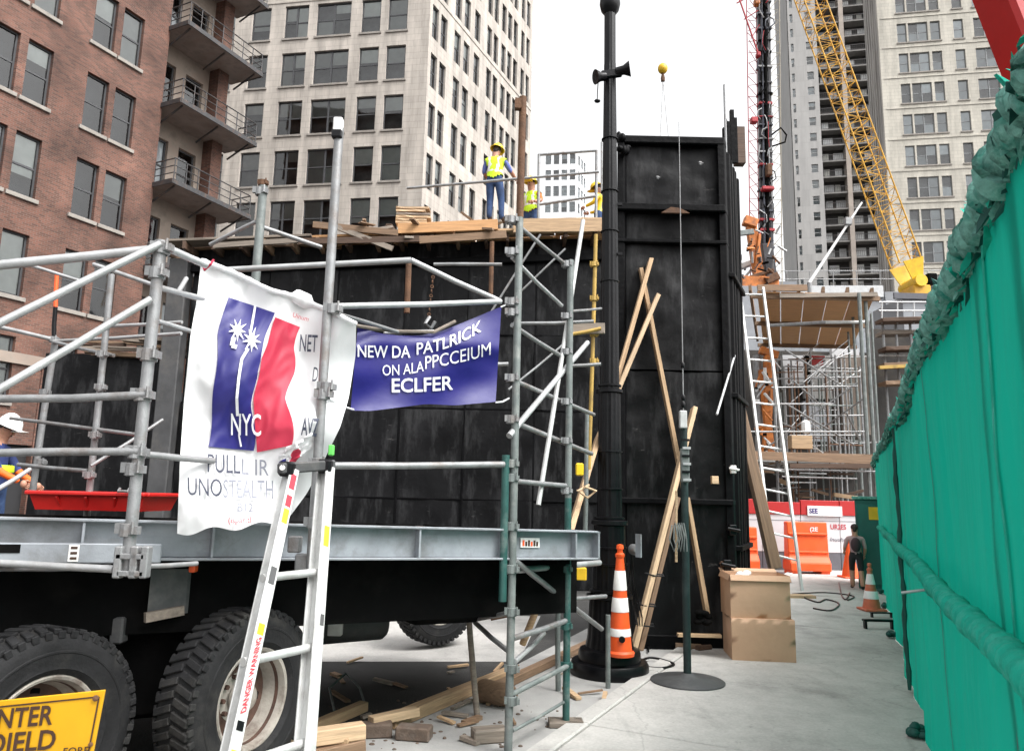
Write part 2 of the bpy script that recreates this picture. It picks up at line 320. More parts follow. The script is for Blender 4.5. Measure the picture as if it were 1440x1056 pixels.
# ================================================================== SETTING
def ground_mat():
    m, t, b = nodes_of('ground_concrete'); N = t.nodes; L = t.links
    tc = N.new('ShaderNodeTexCoord'); src = tc.outputs['Object']
    def noise(sc, det=8, ro=.62, st=None):
        n = N.new('ShaderNodeTexNoise'); n.inputs['Scale'].default_value = sc; n.inputs['Detail'].default_value = det; n.inputs['Roughness'].default_value = ro
        if st:
            mp = N.new('ShaderNodeMapping'); mp.inputs['Scale'].default_value = st; mp.inputs['Rotation'].default_value = (0, 0, math.radians(25)); L.new(src, mp.inputs[0]); L.new(mp.outputs[0], n.inputs['Vector'])
        else: L.new(src, n.inputs['Vector'])
        return n.outputs[0]
    def rng(x, a, bb, c, d):
        r = N.new('ShaderNodeMapRange'); r.inputs[1].default_value = a; r.inputs[2].default_value = bb; r.inputs[3].default_value = c; r.inputs[4].default_value = d; L.new(x, r.inputs[0]); return r.outputs[0]
    def mul(a, c):
        r = N.new('ShaderNodeMath'); r.operation = 'MULTIPLY'; L.new(a, r.inputs[0]); L.new(c, r.inputs[1]); return r.outputs[0]
    f = mul(rng(noise(.45), .35, .68, 1.06, .86), rng(noise(3.2, 10, .7), .35, .7, 1.10, .86))
    f = mul(f, rng(noise(45, 3), .3, .7, .9, 1.1)); f = mul(f, rng(noise(9, 8, .75), .60, .72, 1.0, .55)); f = mul(f, rng(noise(.9, 9, .7), .53, .68, 1.0, .7)); f = mul(f, rng(noise(1.6, 6, .7, (2.5, .35, 1)), .56, .74, 1.0, .78))
    vo = N.new('ShaderNodeTexVoronoi'); vo.feature = 'DISTANCE_TO_EDGE'; vo.inputs['Scale'].default_value = .22
    nd = N.new('ShaderNodeTexNoise'); nd.inputs['Scale'].default_value = 1.8; nd.inputs['Detail'].default_value = 5; L.new(src, nd.inputs['Vector'])
    av = N.new('ShaderNodeVectorMath'); av.operation = 'MULTIPLY_ADD'; av.inputs[1].default_value = (.6, .6, .6); L.new(nd.outputs[1], av.inputs[0]); L.new(src, av.inputs[2]); L.new(av.outputs[0], vo.inputs['Vector'])
    f = mul(f, rng(vo.outputs['Distance'], .0, .003, .82, 1.0))
    sc = N.new('ShaderNodeVectorMath'); sc.operation = 'SCALE'; sc.inputs[0].default_value = (.44, .425, .405); L.new(f, sc.inputs['Scale']); L.new(sc.outputs[0], b.inputs['Base Color'])
    b.inputs['Roughness'].default_value = .82
    bp = N.new('ShaderNodeBump'); bp.inputs['Strength'].default_value = .35; bp.inputs['Distance'].default_value = .01; L.new(noise(28, 8, .7), bp.inputs['Height']); L.new(bp.outputs[0], b.inputs['Normal'])
    MT['ground_concrete'] = m
ground_mat()
mat('asphalt', (.032, .031, .03), .85, 0, .3, 3, .4, 70, (.07, .068, .065), .7, .8)  # tone lowered so the colour also carries the shade below the truck
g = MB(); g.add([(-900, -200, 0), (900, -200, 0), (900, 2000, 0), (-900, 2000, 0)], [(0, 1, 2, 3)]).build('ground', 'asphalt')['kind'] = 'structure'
# pavement: raised concrete slabs between the kerb line and the green hoarding
K0 = G(754, 1053); SWD = D(26.5); SWN = V((SWD.y, -SWD.x, 0))
sw = thing('pavement', 'pavement', 'pavement', K0); del sw['label'], sw['category']; sw['kind'] = 'structure'
t = -7.0
while t < 34:
    L = 1.9 if t < 20 else 4.0
    for a, b2 in ((.16, 3.8),):
        zt = .03+R_.uniform(-.003, .003); p = K0
        mb = MB(); f = lambda x, y, z: p+SWD*x+SWN*y+V((0, 0, z))
        mb.prism([(t+.006, a), (t+L-.006, a), (t+L-.006, b2-.006), (t+.006, b2-.006)], f, -.04, zt); mb.build('slab', 'ground_concrete', sw, bevel=.006)
    MB().prism([(t+.004, 0), (t+L-.004, 0), (t+L-.004, .152), (t+.004, .152)], f, -.04, .045).build('kerb_stone', 'ground_concrete', sw, bevel=.012)
    t += L
# dusty pale concrete apron around the lamp post and past the barriers
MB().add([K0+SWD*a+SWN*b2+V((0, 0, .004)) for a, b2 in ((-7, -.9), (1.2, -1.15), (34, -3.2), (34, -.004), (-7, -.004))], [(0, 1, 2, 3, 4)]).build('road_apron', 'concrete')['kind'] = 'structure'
MB().add([G(330, 930)+V((0, 0, .002)), G(730, 930)+V((0, 0, .002)), G(760, 866)+V((0, 0, .002)), G(330, 866)+V((0, 0, .002))], [(0, 1, 2, 3)]).build('yard_slab', 'ground_concrete')['kind'] = 'structure'
# ------------------------------------------------------------------ facades
brick_mat(); stone_mat('limestone', (.47, .425, .38), 1.15, .50, .45); stone_mat('limestone_pale', (.50, .47, .41), .9, .40, .35)
stone_mat('tower_concrete', (.36, .35, .34), 3.0, 2.9, .2)
glass_mat('glass', (.74, .78, .80)); glass_mat('glass_far', (.7, .74, .76))
mat('frame_dark', (.055, .056, .06), .5); mat('frame_grey', (.20, .21, .215), .5); mat('frame_white', (.5, .5, .49), .5)
mat('interior', (.035, .036, .04), .9, 0, .5, .8); mat('interior_lit', (.16, .16, .155), .9, 0, .6, .7)
mat('blind', (.56, .56, .52), .8, 0, .1, 2, rand=.35); mat('curtain', (.74, .75, .75), .8, 0, .1, 2, rand=.3); mat('sill', (.27, .245, .22), .8, 0, .2, 3)
CACHE = {}
def win_mesh(kind, w, h, fr, m, mid=True, mull=0):
    k = ('w', kind, round(w, 3), round(h, 3), m)
    if k not in CACHE:
        b = MB(); y0, y1 = .16, .23
        for x0, x1, z0, z1 in ((0, fr, 0, h), (w-fr, w, 0, h), (fr, w-fr, 0, fr), (fr, w-fr, h-fr, h)): b.span((x0, y0, z0), (x1, y1, z1))
        if mid: b.span((fr, y0+.01, h*.5-fr*.5), (w-fr, y1+.02, h*.5+fr*.5))
        for i in range(mull): x = w*(i+1)/(mull+1); b.span((x-fr*.7, y0-.02, fr), (x+fr*.7, y1+.01, h-fr))
        CACHE[k] = b.mesh('window', m)
    return CACHE[k]
def quad_mesh(name, w, h, m):
    k = (name, round(w, 3), round(h, 3), m)
    if k not in CACHE: CACHE[k] = MB().add([(0, 0, 0), (w, 0, 0), (w, 0, h), (0, 0, h)], [(0, 1, 2, 3)]).mesh(name, m)
    return CACHE[k]
def face(root, o, ang, wins, x0, x1, z0, z1, wall_mat, style, name='wall', back=.75):
    """one facade: a wall with real openings, reveals, framed windows, panes and blinds. o: ground point of x=0"""
    d = D(ang); rz = math.atan2(d.y, d.x); loc = V(o)-BASE[root]; b = MB()
    xs = sorted({x0, x1, *[w[0] for w in wins], *[w[1] for w in wins]}); zs = sorted({z0, z1, *[w[2] for w in wins], *[w[3] for w in wins]})
    xs = [x for x in xs if x0 <= x <= x1]; zs = [z for z in zs if z0 <= z <= z1]
    for i in range(len(xs)-1):
        for j in range(len(zs)-1):
            cx, cz = (xs[i]+xs[i+1])/2, (zs[j]+zs[j+1])/2
            if any(w[0] < cx < w[1] and w[2] < cz < w[3] for w in wins): continue
            b.add([(xs[i], 0, zs[j]), (xs[i+1], 0, zs[j]), (xs[i+1], 0, zs[j+1]), (xs[i], 0, zs[j+1])], [(0, 1, 2, 3)])
    for w in wins:
        a, c, e, f = w[:4]; q = .32
        b.add([(a, 0, e), (c, 0, e), (c, 0, f), (a, 0, f), (a, q, e), (c, q, e), (c, q, f), (a, q, f)], [(0, 1, 5, 4), (1, 2, 6, 5), (2, 3, 7, 6), (3, 0, 4, 7)])
    wo = place(name, b.mesh(name, wall_mat), root, loc, (0, 0, rz))
    place('interior', MB().add([(x0, back, z0), (x1, back, z0), (x1, back, z1), (x0, back, z1)], [(0, 1, 2, 3)]).mesh('interior', style.get('interior', 'interior')), root, loc, (0, 0, rz))
    rot = Matrix.Rotation(rz, 4, 'Z')
    for w in wins:
        a, c, e, f = w[:4]; kind = w[4] if len(w) > 4 else 1
        mull = kind-1; wi = place('window', win_mesh(kind, c-a, f-e, style.get('fr', .07), style['frame'], True, mull), root, loc+(rot @ V((a, 0, e))), (0, 0, rz))
        place('pane', quad_mesh('pane', c-a, f-e, style['glass']), wi, (0, .2, 0))
        n = kind
        for k in range(n):
            if R_.random() < style.get('blinds', .6):
                fr = R_.choice([.3, .42, .5, .5, .65, .95] if not style.get('curt') else [.5, .5, .98, .98]); ww = (c-a)/n
                place('blind', quad_mesh('blind', ww*.96, (f-e)*fr, style.get('bm', 'blind')), wi, (ww*k+ww*.02, .245, (f-e)*((1-fr) if R_.random() < style.get('topb', .9) else 0)))
        if style.get('sill'):
            kk = ('sill', round(c-a, 2))
            if kk not in CACHE: CACHE[kk] = MB().span((-.12, -.09, -.16), (c-a+.12, .15, 0)).mesh('sill', 'sill', bevel=.01)
            place('sill', CACHE[kk], wi, (0, 0, 0))
    return wo
# ---- red brick building along the left of the street
OB = V((-17.41, 30, 0))
bb = thing('brick_building', 'red brick building with paired sash windows and stacked steel balconies', 'building', OB)
wins = []
for zt in (34.5, 30.6, 26.65, 22.75, 18.9, 15.08, 11.17, 7.2):
    for c in (-1.55, -4.0, -6.45, -8.9, -11.35):
        x = c if c > -2 else c-.98-.32+.32
        wins += [(c, c+1.0, zt-2.45, zt), (c+1.3, c+2.32, zt-2.45, zt)] if c > -2 else [(c-1.32, c-.32, zt-2.45, zt), (c, c+1.0, zt-2.45, zt)]
wins = [w for w in wins if not (w[0] < -5.4 and w[0] > -5.5)]
wins = sorted(set(wins))
ok = []
for q in wins:
    if all(not (q[0] < r[1] and r[0] < q[1] and abs(q[2]-r[2]) < 1) for r in ok): ok.append(q)
ST_B = dict(frame='frame_dark', glass='glass', blinds=.72, fr=.075, sill=True)
face(bb, OB, 25, ok, -13, 2.1, 3.2, 38, 'brick', ST_B)
# recessed balcony bay at its far end
OR = OB-SN*.9
doors = []
for zf in (35.0, 31.1, 27.2, 23.3, 19.4, 15.5, 11.6, 7.7):
    doors += [(2.45, 3.35, zf+.15, zf+2.7), (3.95, 5.0, zf+.15, zf+2.7)]
mat('bay_stone', (.30, .25, .21), .85, 0, .25, 2, .1, 30, (.2, .13, .1), .5, 1)
face(bb, OR, 25, doors, 2.1, 5.35, 3.2, 38, 'bay_stone', dict(frame='frame_dark', glass='glass', blinds=.35, fr=.08, curt=True, bm='curtain'), 'bay_wall')
def loc_b(x, y, z): return OB+S*x-SN*y+V((0, 0, z))
MB().prism([(2.1, 0), (2.1, 1.7), (2.103, 1.7), (2.103, 0)], lambda x, y, z: loc_b(x, y, z), 3.2, 38).build('return_wall', 'brick', bb)
MB().prism([(5.35, .25), (6.0, .25), (6.0, 12), (5.35, 12)], lambda x, y, z: loc_b(x, y, z), 3.2, 38).build('end_pier', 'brick', bb)
MB().prism([(-13, .8), (5.3, 1.8), (5.3, 12), (-13, 12)], lambda x, y, z: loc_b(x, y, z), 3.2, 37.9).build('core', 'interior', bb)
mat('shop_dark', (.02, .02, .022), .6)
MB().prism([(-13, -.1), (2.2, -.1), (2.2, 2.5), (-13, 2.5)], lambda x, y, z: loc_b(x, y, z), 6.2, 6.6).build('shop_cornice', 'bay_stone', bb)
MB().prism([(-13, .25), (6, .25), (6, 2.5), (-13, 2.5)], lambda x, y, z: loc_b(x, y, z), 0, 6.2).build('shop_front', 'shop_dark', bb)
for x in (-12.7, -9, -5.3, -1.6, 2.0): MB().prism([(x-.3, -.05), (x+.3, -.05), (x+.3, .3), (x-.3, .3)], lambda x, y, z: loc_b(x, y, z), 0, 6.25).build('pier', 'brick', bb)
mat('balcony_soffit', (.24, .20, .18), .85, 0, .25, 3, .1, 30, (.12, .07, .05), .6, 1.5); mat('iron', (.055, .055, .058), .55, .3, .3, 6, .1, 40, (.16, .09, .06), .6, 4)
for zf in (34.95, 31.05, 27.1, 23.2, 19.3, 15.4, 11.5):
    ba = MB(); ba.prism([(2.05, -1.25), (6.75, -1.25), (6.75, .9), (2.05, .9)], loc_b, zf-.16, zf); ba = ba.build('balcony', 'balcony_soffit', bb)
    e = MB()
    for a, c in (((2.05, -1.28), (6.78, -1.28)), ((2.03, -1.28), (2.03, .2)), ((6.78, -1.28), (6.78, .2))):
        e.beam(loc_b(*a, zf-.08), loc_b(*c, zf-.08), .05, .22)
    e.build('edge_channel', 'iron', ba)
    r = MB()
    for hz in (.35, .68, 1.02):
        for a, c in (((2.1, -1.25), (6.7, -1.25)), ((2.1, -1.25), (2.1, .0)), ((6.7, -1.25), (6.7, .0))): r.tube(loc_b(*a, zf+hz), loc_b(*c, zf+hz), .022 if hz < 1 else .03, 6)
    for k in range(8): x = 2.1+k*.657; r.tube(loc_b(x, -1.25, zf-.05), loc_b(x, -1.25, zf+1.02), .024, 6)
    for y in (-.6, 0): r.tube(loc_b(2.1, y, zf), loc_b(2.1, y, zf+1.02), .024, 6); r.tube(loc_b(6.7, y, zf), loc_b(6.7, y, zf+1.02), .024, 6)
    r.build('railing', 'iron', ba)
    for x in (2.3, 4.4, 6.4): MB().beam(loc_b(x, -1.1, zf-.2), loc_b(x, .3, zf-.75), .05, .08).build('bracket', 'iron', ba)
# ---- pale limestone office block in the middle distance
OC = P(592, 300, 50); OC.z = 0
ob = thing('office_building', 'tall pale limestone office block behind the black formwork', 'building', OC)
lw = []; SCL = 50/55
for zb in [10.9+3.97*i for i in range(12)]:
    zb = zb+1.2
    for a, c, k in ((-15.65, -13.95, 1), (-12.68, -10.55, 2), (-9.82, -6.8, 2), (-5.87, -4.2, 1), (-3.55, -1.9, 1), (-19.4, -17.2, 2), (-23.6, -21.4, 2)): lw.append((a*SCL, c*SCL, zb, zb+2.75, k))
face(ob, OC, 99, lw, -24, 0, 0, 62, 'limestone', dict(frame='frame_dark', glass='glass', blinds=.9, fr=.09, sill=True, interior='interior_lit'))
rw = []
for zb in [11.65+3.97*i for i in range(14)]:
    for a, c in ((.4, 1.3), (1.65, 2.6), (3.75, 4.75), (5.25, 6.25), (7.0, 8.0), (9.3, 10.2), (10.55, 11.45), (12.1, 13.0), (13.35, 14.25), (14.6, 15.5), (16.3, 17.1), (17.5, 18.3)): rw.append((a, c, zb, zb+2.7))
face(ob, OC, 25, rw, 0, 18.9, 0, 68, 'limestone', dict(frame='frame_dark', glass='glass', blinds=.5, fr=.09, sill=False), 'side_wall')
d99 = D(99); inn = (V((d99.y, -d99.x, 0))+SN).normalized()
q0 = OC-SN*1.0-V((d99.y, -d99.x, 0))*1.0
MB().add([OC-d99*24+D(9)*1, q0, OC+S*18.8-SN, OC+S*18.8-SN-d99*20, OC-d99*24+D(9)*18]+[a+V((0, 0, 62)) for a in (OC-d99*24+D(9)*1, q0, OC+S*18.8-SN, OC+S*18.8-SN-d99*20, OC-d99*24+D(9)*18)], [(0, 1, 6, 5), (1, 2, 7, 6), (2, 3, 8, 7), (3, 4, 9, 8), (4, 0, 5, 9), (5, 6, 7, 8, 9)]).build('core', 'interior', ob)
# string courses
for zc in (19.2, 39.05, 58.9):
    c = MB(); c.beam(OC-d99*24+V((0, 0, zc)), OC+V((0, 0, zc)), .1, .2).beam(OC+S*.05+V((0, 0, zc)), OC+S*18.9+V((0, 0, zc)), .1, .2); c.build('string_course', 'limestone', ob)
# ---- small far tower seen between the scaffold and the lamp post
OF = P(762, 300, 190); OF.z = 0
fb = thing('far_building', 'small distant white tower seen past the crouching worker', 'building', OF)
mat('far_white', (.75, .76, .77), .8)
fw_ = []
for zb in [64+4.6*i for i in range(7)]:
    for x in (.8, 3.0, 5.2, 7.4): fw_.append((x, x+1.5, zb, zb+2.9))
face(fb, OF, 97, fw_, 0, 9.4, 0, 96.5, 'far_white', dict(frame='frame_grey', glass='glass_far', blinds=.6, fr=.12, curt=True, bm='curtain', interior='interior_lit'))
fs_ = [(x, x+1.6, zb, zb+2.9) for zb in [64+4.6*i for i in range(7)] for x in (.8, 3.2, 5.4)]
face(fb, OF+D(97)*9.4, 25, fs_, 0, 7.5, 0, 96.5, 'far_white', dict(frame='frame_grey', glass='glass_far', blinds=.6, fr=.12, curt=True, bm='curtain', interior='interior_lit'), 'side_wall')
# ---- pale stone building on the right
OP = P(1250, 300, 75); OP.z = 0
pb = thing('stone_building', 'pale stone block with wide grouped windows behind the green hoarding', 'building', OP)
pw = []
for zt in [7.5+3.62*i for i in range(17)]:
    for a, c, k in ((2.04, 3.01, 1), (3.18, 5.17, 2), (5.45, 6.45, 1), (7.79, 8.78, 1), (9.82, 11.94, 2), (12.2, 13.2, 1), (14.9, 15.9, 1), (16.2, 18.2, 2), (18.5, 19.5, 1)): pw.append((a, c, zt-2.3, zt, k))
face(pb, OP, 100, pw, .4, 24, 0, 70, 'limestone_pale', dict(frame='frame_grey', glass='glass', blinds=.75, fr=.07, curt=True, bm='curtain', interior='interior_lit', sill=True, topb=.6))
dp = D(100); npn = V((dp.y, -dp.x, 0))
MB().prism([(.6, 1.2), (24, 1.2), (24, 5.2), (.6, 5.2)], lambda x, y, z: OP+dp*x-npn*y+V((0, 0, z)), 0, 70).build('core', 'interior_lit', pb)
mat('striated', (.36, .34, .32), .9, 0, .45, 1.2, stretch=(3, 3, .12), col2=(.17, .155, .14), amt=.7, s2=1.1)
rb = MB(); y = .3
while y < 5.2:
    wd = R_.uniform(.2, .45); dx = R_.uniform(-.16, .06); rb.prism([(.34+dx, y), (.34+dx, y+wd*.75), (.48, y+wd), (.62, y+wd), (.62, y)], lambda x, y, z: OP+dp*x-npn*y+V((0, 0, z)), 0, 70); y += wd
rb.build('ribbed_side_wall', 'striated', pb)
MB().prism([(.1, -.02), (.75, -.02), (.75, .3), (.1, .3)], lambda x, y, z: OP+dp*x-npn*y+V((0, 0, z)), 0, 70).build('corner_pier', 'limestone_pale', pb)
for zc in [5.0+3.62*i for i in range(17)]:
    MB().beam(OP+dp*.4+V((0, 0, zc-.35))+npn*.03, OP+dp*24+V((0, 0, zc-.35))+npn*.01, .07, .15).build('string_course', 'limestone_pale', pb)
# ---- grey apartment tower with recessed balconies
OT = P(1152, 300, 120); OT.z = 0; dt = D(102); ntn = V((dt.y, -dt.x, 0))
def loc_t(x, y, z): return OT+dt*x-ntn*y+V((0, 0, z))
tb = thing('apartment_tower', 'grey concrete apartment tower with dark recessed balconies', 'building', OT)
FL = [10.9+2.9*i for i in range(33)]
tw = [(-.9, .2, z+.9, z+2.4) for z in FL]+[(-3.45, -2.95, z+.7, z+2.3) for z in FL]
face(tb, OT, 102, tw, -3.8, .95, 0, 108, 'tower_concrete', dict(frame='frame_white', glass='glass_far', blinds=.95, fr=.06, curt=True, bm='curtain', interior='interior_lit'))
MB().prism([(-3.8, .8), (.95, .8), (.95, 14), (-3.8, 14)], loc_t, 0, 108).build('core', 'tower_concrete', tb)
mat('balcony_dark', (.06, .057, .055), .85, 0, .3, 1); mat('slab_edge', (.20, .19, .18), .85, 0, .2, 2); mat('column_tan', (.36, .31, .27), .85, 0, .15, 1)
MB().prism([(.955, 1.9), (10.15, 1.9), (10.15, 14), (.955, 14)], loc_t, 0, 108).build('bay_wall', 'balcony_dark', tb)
MB().prism([(4.75, -.12), (5.5, -.12), (5.5, 1.9), (4.75, 1.9)], loc_t, 0, 108).build('column', 'column_tan', tb)
bal = MB(); rot = math.atan2(dt.y, dt.x)
sl_m = MB().span((0, 0, -.24), (3.8, 1.88, 0)).mesh('balcony', 'slab_edge'); sl_m2 = MB().span((0, 0, -.24), (4.62, 1.88, 0)).mesh('balcony', 'slab_edge')
def rail(w):
    b = MB(); b.span((0, .02, 1.0), (w, .09, 1.08)); b.span((0, .02, .1), (w, .07, .16))
    for k in range(int(w/.3)): b.span((.1+k*.3, .04, .1), (.13+k*.3, .07, 1.05))
    return b.mesh('railing', 'iron')
r1, r2 = rail(3.8), rail(4.62)
pnm = [quad_mesh('door_pane', w_, 2.0, m_) for w_, m_ in ((1.1, 'curtain'), (1.6, 'curtain'), (.9, 'blind'))]
for z in FL:
    for x, sm, rm, ww in ((.953, sl_m, r1, 3.8), (5.503, sl_m2, r2, 4.62)):
        p = loc_t(x, 0, z)-OT
        b = place('balcony', sm, tb, p, (0, 0, rot)); place('railing', rm, b, (0, 0, 0))
        for k in range(2):
            if R_.random() < .85: place('door_pane', R_.choice(pnm), b, (.35+k*ww*.48+R_.uniform(-.1, .3), 1.86, .1))
rb = MB(); x = 10.15
while x < 14.4:
    wd = R_.uniform(.16, .34); dpt = R_.uniform(-.28, .02); rb.prism([(x, dpt), (x+wd*.7, dpt), (x+wd, .3), (x+wd, 14), (x, 14)], loc_t, 0, 108); x += wd
rb.build('ribbed_wall', 'striated', tb)
# ---- low grey podium in front of the tower
ON = P(1096, 420, 46); ON.z = 0
gb = thing('podium_building', 'low grey concrete podium below the apartment tower and yellow crane', 'building', ON)
def loc_n(x, y, z): return ON+D(95)*x+D(5)*y+V((0, 0, z))
zt = P(1150, 404, 46).z
mat('podium_grey', (.27, .28, .30), .8, 0, .1, 1.5, .05, 30, (.2, .205, .22), .5, .8)
MB().prism([(-1, 0), (12.5, 0), (12.5, 14), (-1, 14)], loc_n, 0, zt-.7).build('body', 'podium_grey', gb)
mat('white_coping', (.55, .56, .57), .7)
MB().prism([(1.2, -.15), (6.4, -.15), (6.4, .3), (1.2, .3)], loc_n, zt-.75, zt).build('parapet', 'white_coping', gb)
MB().prism([(-1, -.1), (1.1, -.1), (1.1, .3), (-1, .3)], loc_n, zt-.75, zt+.3).build('parapet', 'podium_grey', gb)
MB().prism([(6.5, -.12), (12.5, -.12), (12.5, .3), (6.5, .3)], loc_n, zt-1.3, zt-.4).build('parapet', 'podium_grey', gb)
r = MB()
for h_ in (.5, 1.05):
    r.tube(loc_n(-.9, .1, zt+h_), loc_n(12.4, .1, zt+h_), .03, 6)
for k in range(10): r.tube(loc_n(-.9+k*1.45, .1, zt-.3), loc_n(-.9+k*1.45, .1, zt+1.05), .03, 6)
r.build('railing', 'steel', gb)
for k in range(5):
    x = -.6+k*2.6; MB().prism([(x, -.06), (x+1.9, -.06), (x+1.9, .02), (x, .02)], loc_n, zt-4.6, zt-1.5).build('panel', 'deck_grey', gb)
# ================================================================== GREEN HOARDING
F0 = G(1300, 1029); F0 = F0-S*(F0.y-0.7)/S.y; F0.z = 0       # fence line starts beside the viewer
cloth('net_green', (.003, .30, .215), .8, .2, .3, 5, .10, stretch=(1, 1, .22), col2=(.004, .22, .165), amt=.5, s2=1.7); MT['net_green'].node_tree.nodes['Principled BSDF'].inputs['Specular IOR Level'].default_value = .12
mat('net_wrap', (.010, .33, .24), .8, 0, .2, 14, .6, 22, (.09, .42, .34), .6, 9, spec=.15)
mat('net_frayed', (.15, .34, .29), .85, 0, .35, 30, .4, 60, (.008, .19, .145), .95, 13, spec=.1)
mat('net_dark', (.006, .075, .062), .7, 0, .2, 6)
FLN = 17.2
fn_ = thing('hoarding_fence', 'tall green netting hoarding running along the right of the pavement', 'fence', F0)
def ftop(t): return 2.43+.03*math.sin(t*1.6+2.2)+.02*math.sin(t*.47+1)+.012*max(0, t-6)
def fwav(t, z): return .022*math.sin(t*2.3+z*.7)+.018*nz(t*1.4, z*.8, 3)+.012*nz(t*5, z*.6, 8)+.007*nz(t*14, z*1.1, 5)+.012*abs(nz(t*3+z*2.2, z*1.2-t, 2))-(.05*max(0, .35-z))*math.sin(t*6)
def fp(t, off, z): return F0+S*t+SN*off+V((0, 0, z))
NT = 240
def fsheet(u, v):
    t = FLN*(u**1.6); z = .03+v*(ftop(t)-.03); return fp(t, fwav(t, z), z)
MB().grid(fsheet, 620, 40).build('netting', 'net_green', fn_, smooth=180)
# gathered, tied-down net along the top
mb = MB(); t = 0; pts = []; rr = []; k = 0
while t < FLN:
    a = abs(math.sin(k*1.05+1.5*nz(k*.13)))
    pts.append(fp(t, -.012+.022*nz(k*.31, 5), ftop(t)+.0+.03*nz(k*.23, 9))); rr.append(.012+.058*a*a*(0.75+.6*nz(k*.11, 2))+.008*R_.random()); t += .008+.0016*t; k += 1
mb.path(pts, rr, 13)
mb.v = [v+V((nz(v.x*55, v.y*55, v.z*55), nz(v.x*55+9, v.y*55, v.z*55), nz(v.x*55, v.y*55+7, v.z*55)))*.007 for v in mb.v]; mb.build('gathered_edge', 'net_frayed', fn_, smooth=180)
mb = MB()
for i in range(1700):
    t = FLN*R_.random()**1.5; p = fp(t, -.02+R_.uniform(-.02, .02), ftop(t)+R_.uniform(-.06, .05)); e = S*R_.uniform(-.08, .08)-SN*R_.uniform(-.01, .035)+V((0, 0, R_.uniform(-.06, .06))); wv = (S*R_.uniform(-1, 1)+V((0, 0, R_.uniform(-1, 1)))).normalized()*R_.uniform(.008, .024)
    mb.add([p-wv, p+wv, p+e+wv*.6, p+e*1.15-wv*.5, p+e*.5+SN*.02], [(0, 1, 4), (1, 2, 4), (2, 3, 4), (3, 0, 4)], i % 3)
o = mb.build('frayed_scraps', ['net_frayed', 'net_wrap', 'net_dark'], fn_); o['kind'] = 'stuff'
# padded hand rail on its face, posts, tie rope
pts = []; rr = []; k = 0; t = 0
while t < 13.5:
    pts.append(fp(t, -.06+.008*nz(k*.4), 1.30+.012*math.sin(t*1.7)+.006*nz(k*.3, 4))); rr.append(.036+.014*nz(k*.5, 7)+.008*math.sin(k*1.9)); t += .02+.002*t; k += 1
MB().path(pts, rr, 12).build('padded_rail', 'net_wrap', fn_, smooth=180)
for px, py in ((1424, 170), (1380, 372), (1263, 705)):
    q = PL(px, py, F0, SN); t = (q-F0).dot(S)
    po = MB().tube(fp(t, .03, 0), fp(t, .03, ftop(t)+.07), .04, 12).build('post', 'steel_green', fn_, smooth=True)
    MB().path([fp(t+.002*i, .03+.004*(i % 2), ftop(t)-.04+.017*i) for i in range(8)], [.052+.006*(i % 2) for i in range(8)], 10).build('wrapped_top', 'net_wrap', po, smooth=180)
q = PL(1268, 700, F0, SN); tr = (q-F0).dot(S); 
mb = MB()
mb.path([fp(tr+.03*math.sin(z*2), -.035+.006*math.sin(z*9), z) for z in [.05+i*.08 for i in range(30)]], [.014+.005*(i % 3) for i in range(30)], 6)
mb.path([fp(tr+.05+.02*math.sin(z*3), -.03, z) for z in [.05+i*.1 for i in range(24)]], .009, 6)
mb.build('tie_rope', 'net_dark', fn_, smooth=True)
q = PL(1311, 829, F0, SN); th = (q-F0).dot(S)
h = MB().lathe([(0, .0), (.022, .0), (.035, -.004), (.0351, -.014)], fp(th, -.03, q.z), -SN, 12).build('tear', 'black_paint', fn_)
MB().tube(fp(th, -.02, q.z), fp(th+.01, -.16, q.z-.03), .008, 8).build('pipe_end', 'steel_bright', fn_)
for px, py in ((1266, 953), (1303, 1022), (1253, 905), (1246, 868)):
    q = PL(px, py, F0, SN); t = (q-F0).dot(S); mb = MB()
    for i in range(7): mb.ball(fp(t+R_.uniform(-.06, .06), -.03-R_.uniform(0, .07), .05+R_.uniform(0, .05)), (R_.uniform(.02, .05), R_.uniform(.02, .05), R_.uniform(.015, .04)), 8, 5)
    mb.build('hem_bunch', 'net_dark', fn_, smooth=180)
for ts in (1.35, 3.6, 6.4, 9.3, 12.6):
    MB().grid(lambda u, v: fp(ts+.035*u, fwav(ts, .03+v*(ftop(ts)-.05))-.006, .03+v*(ftop(ts)-.05)), 1, 24).build('seam', 'net_dark' if ts > 3 else 'net_wrap', fn_)
# rust run on the net
# dark green cabinet beyond the end of the hoarding
c0 = G(1208, 829); cb_ = thing('site_cabinet', 'dark green site cabinet with yellow plate behind the hoarding end', 'cabinet', c0)
mat('cabinet_green', (.012, .12, .10), .5, 0, .2, 4, .05, 40, (.02, .06, .055), .5, 2)
def cl(x, y, z): return c0+D(115)*x+D(25)*y+V((0, 0, z))
ht = P(1212, 702, c0.y).z
MB().prism([(0, 0), (1.0, 0), (1.0, 1.4), (0, 1.4)], cl, .03, ht).build('body', 'cabinet_green', cb_, bevel=.02)
MB().prism([(-.05, -.05), (1.05, -.05), (1.05, 1.45), (-.05, 1.45)], cl, ht, ht+.06).build('roof', 'net_frayed', cb_, bevel=.01)
MB().prism([(.05, -.03), (.95, -.03), (.95, -.002), (.05, -.002)], cl, .12, ht-.1).build('door', 'cabinet_green', cb_, bevel=.006)
MB().prism([(.25, -.05), (.5, -.05), (.5, -.032), (.25, -.032)], cl, ht-.4, ht-.15).build('plate', 'yellow_paint', cb_)
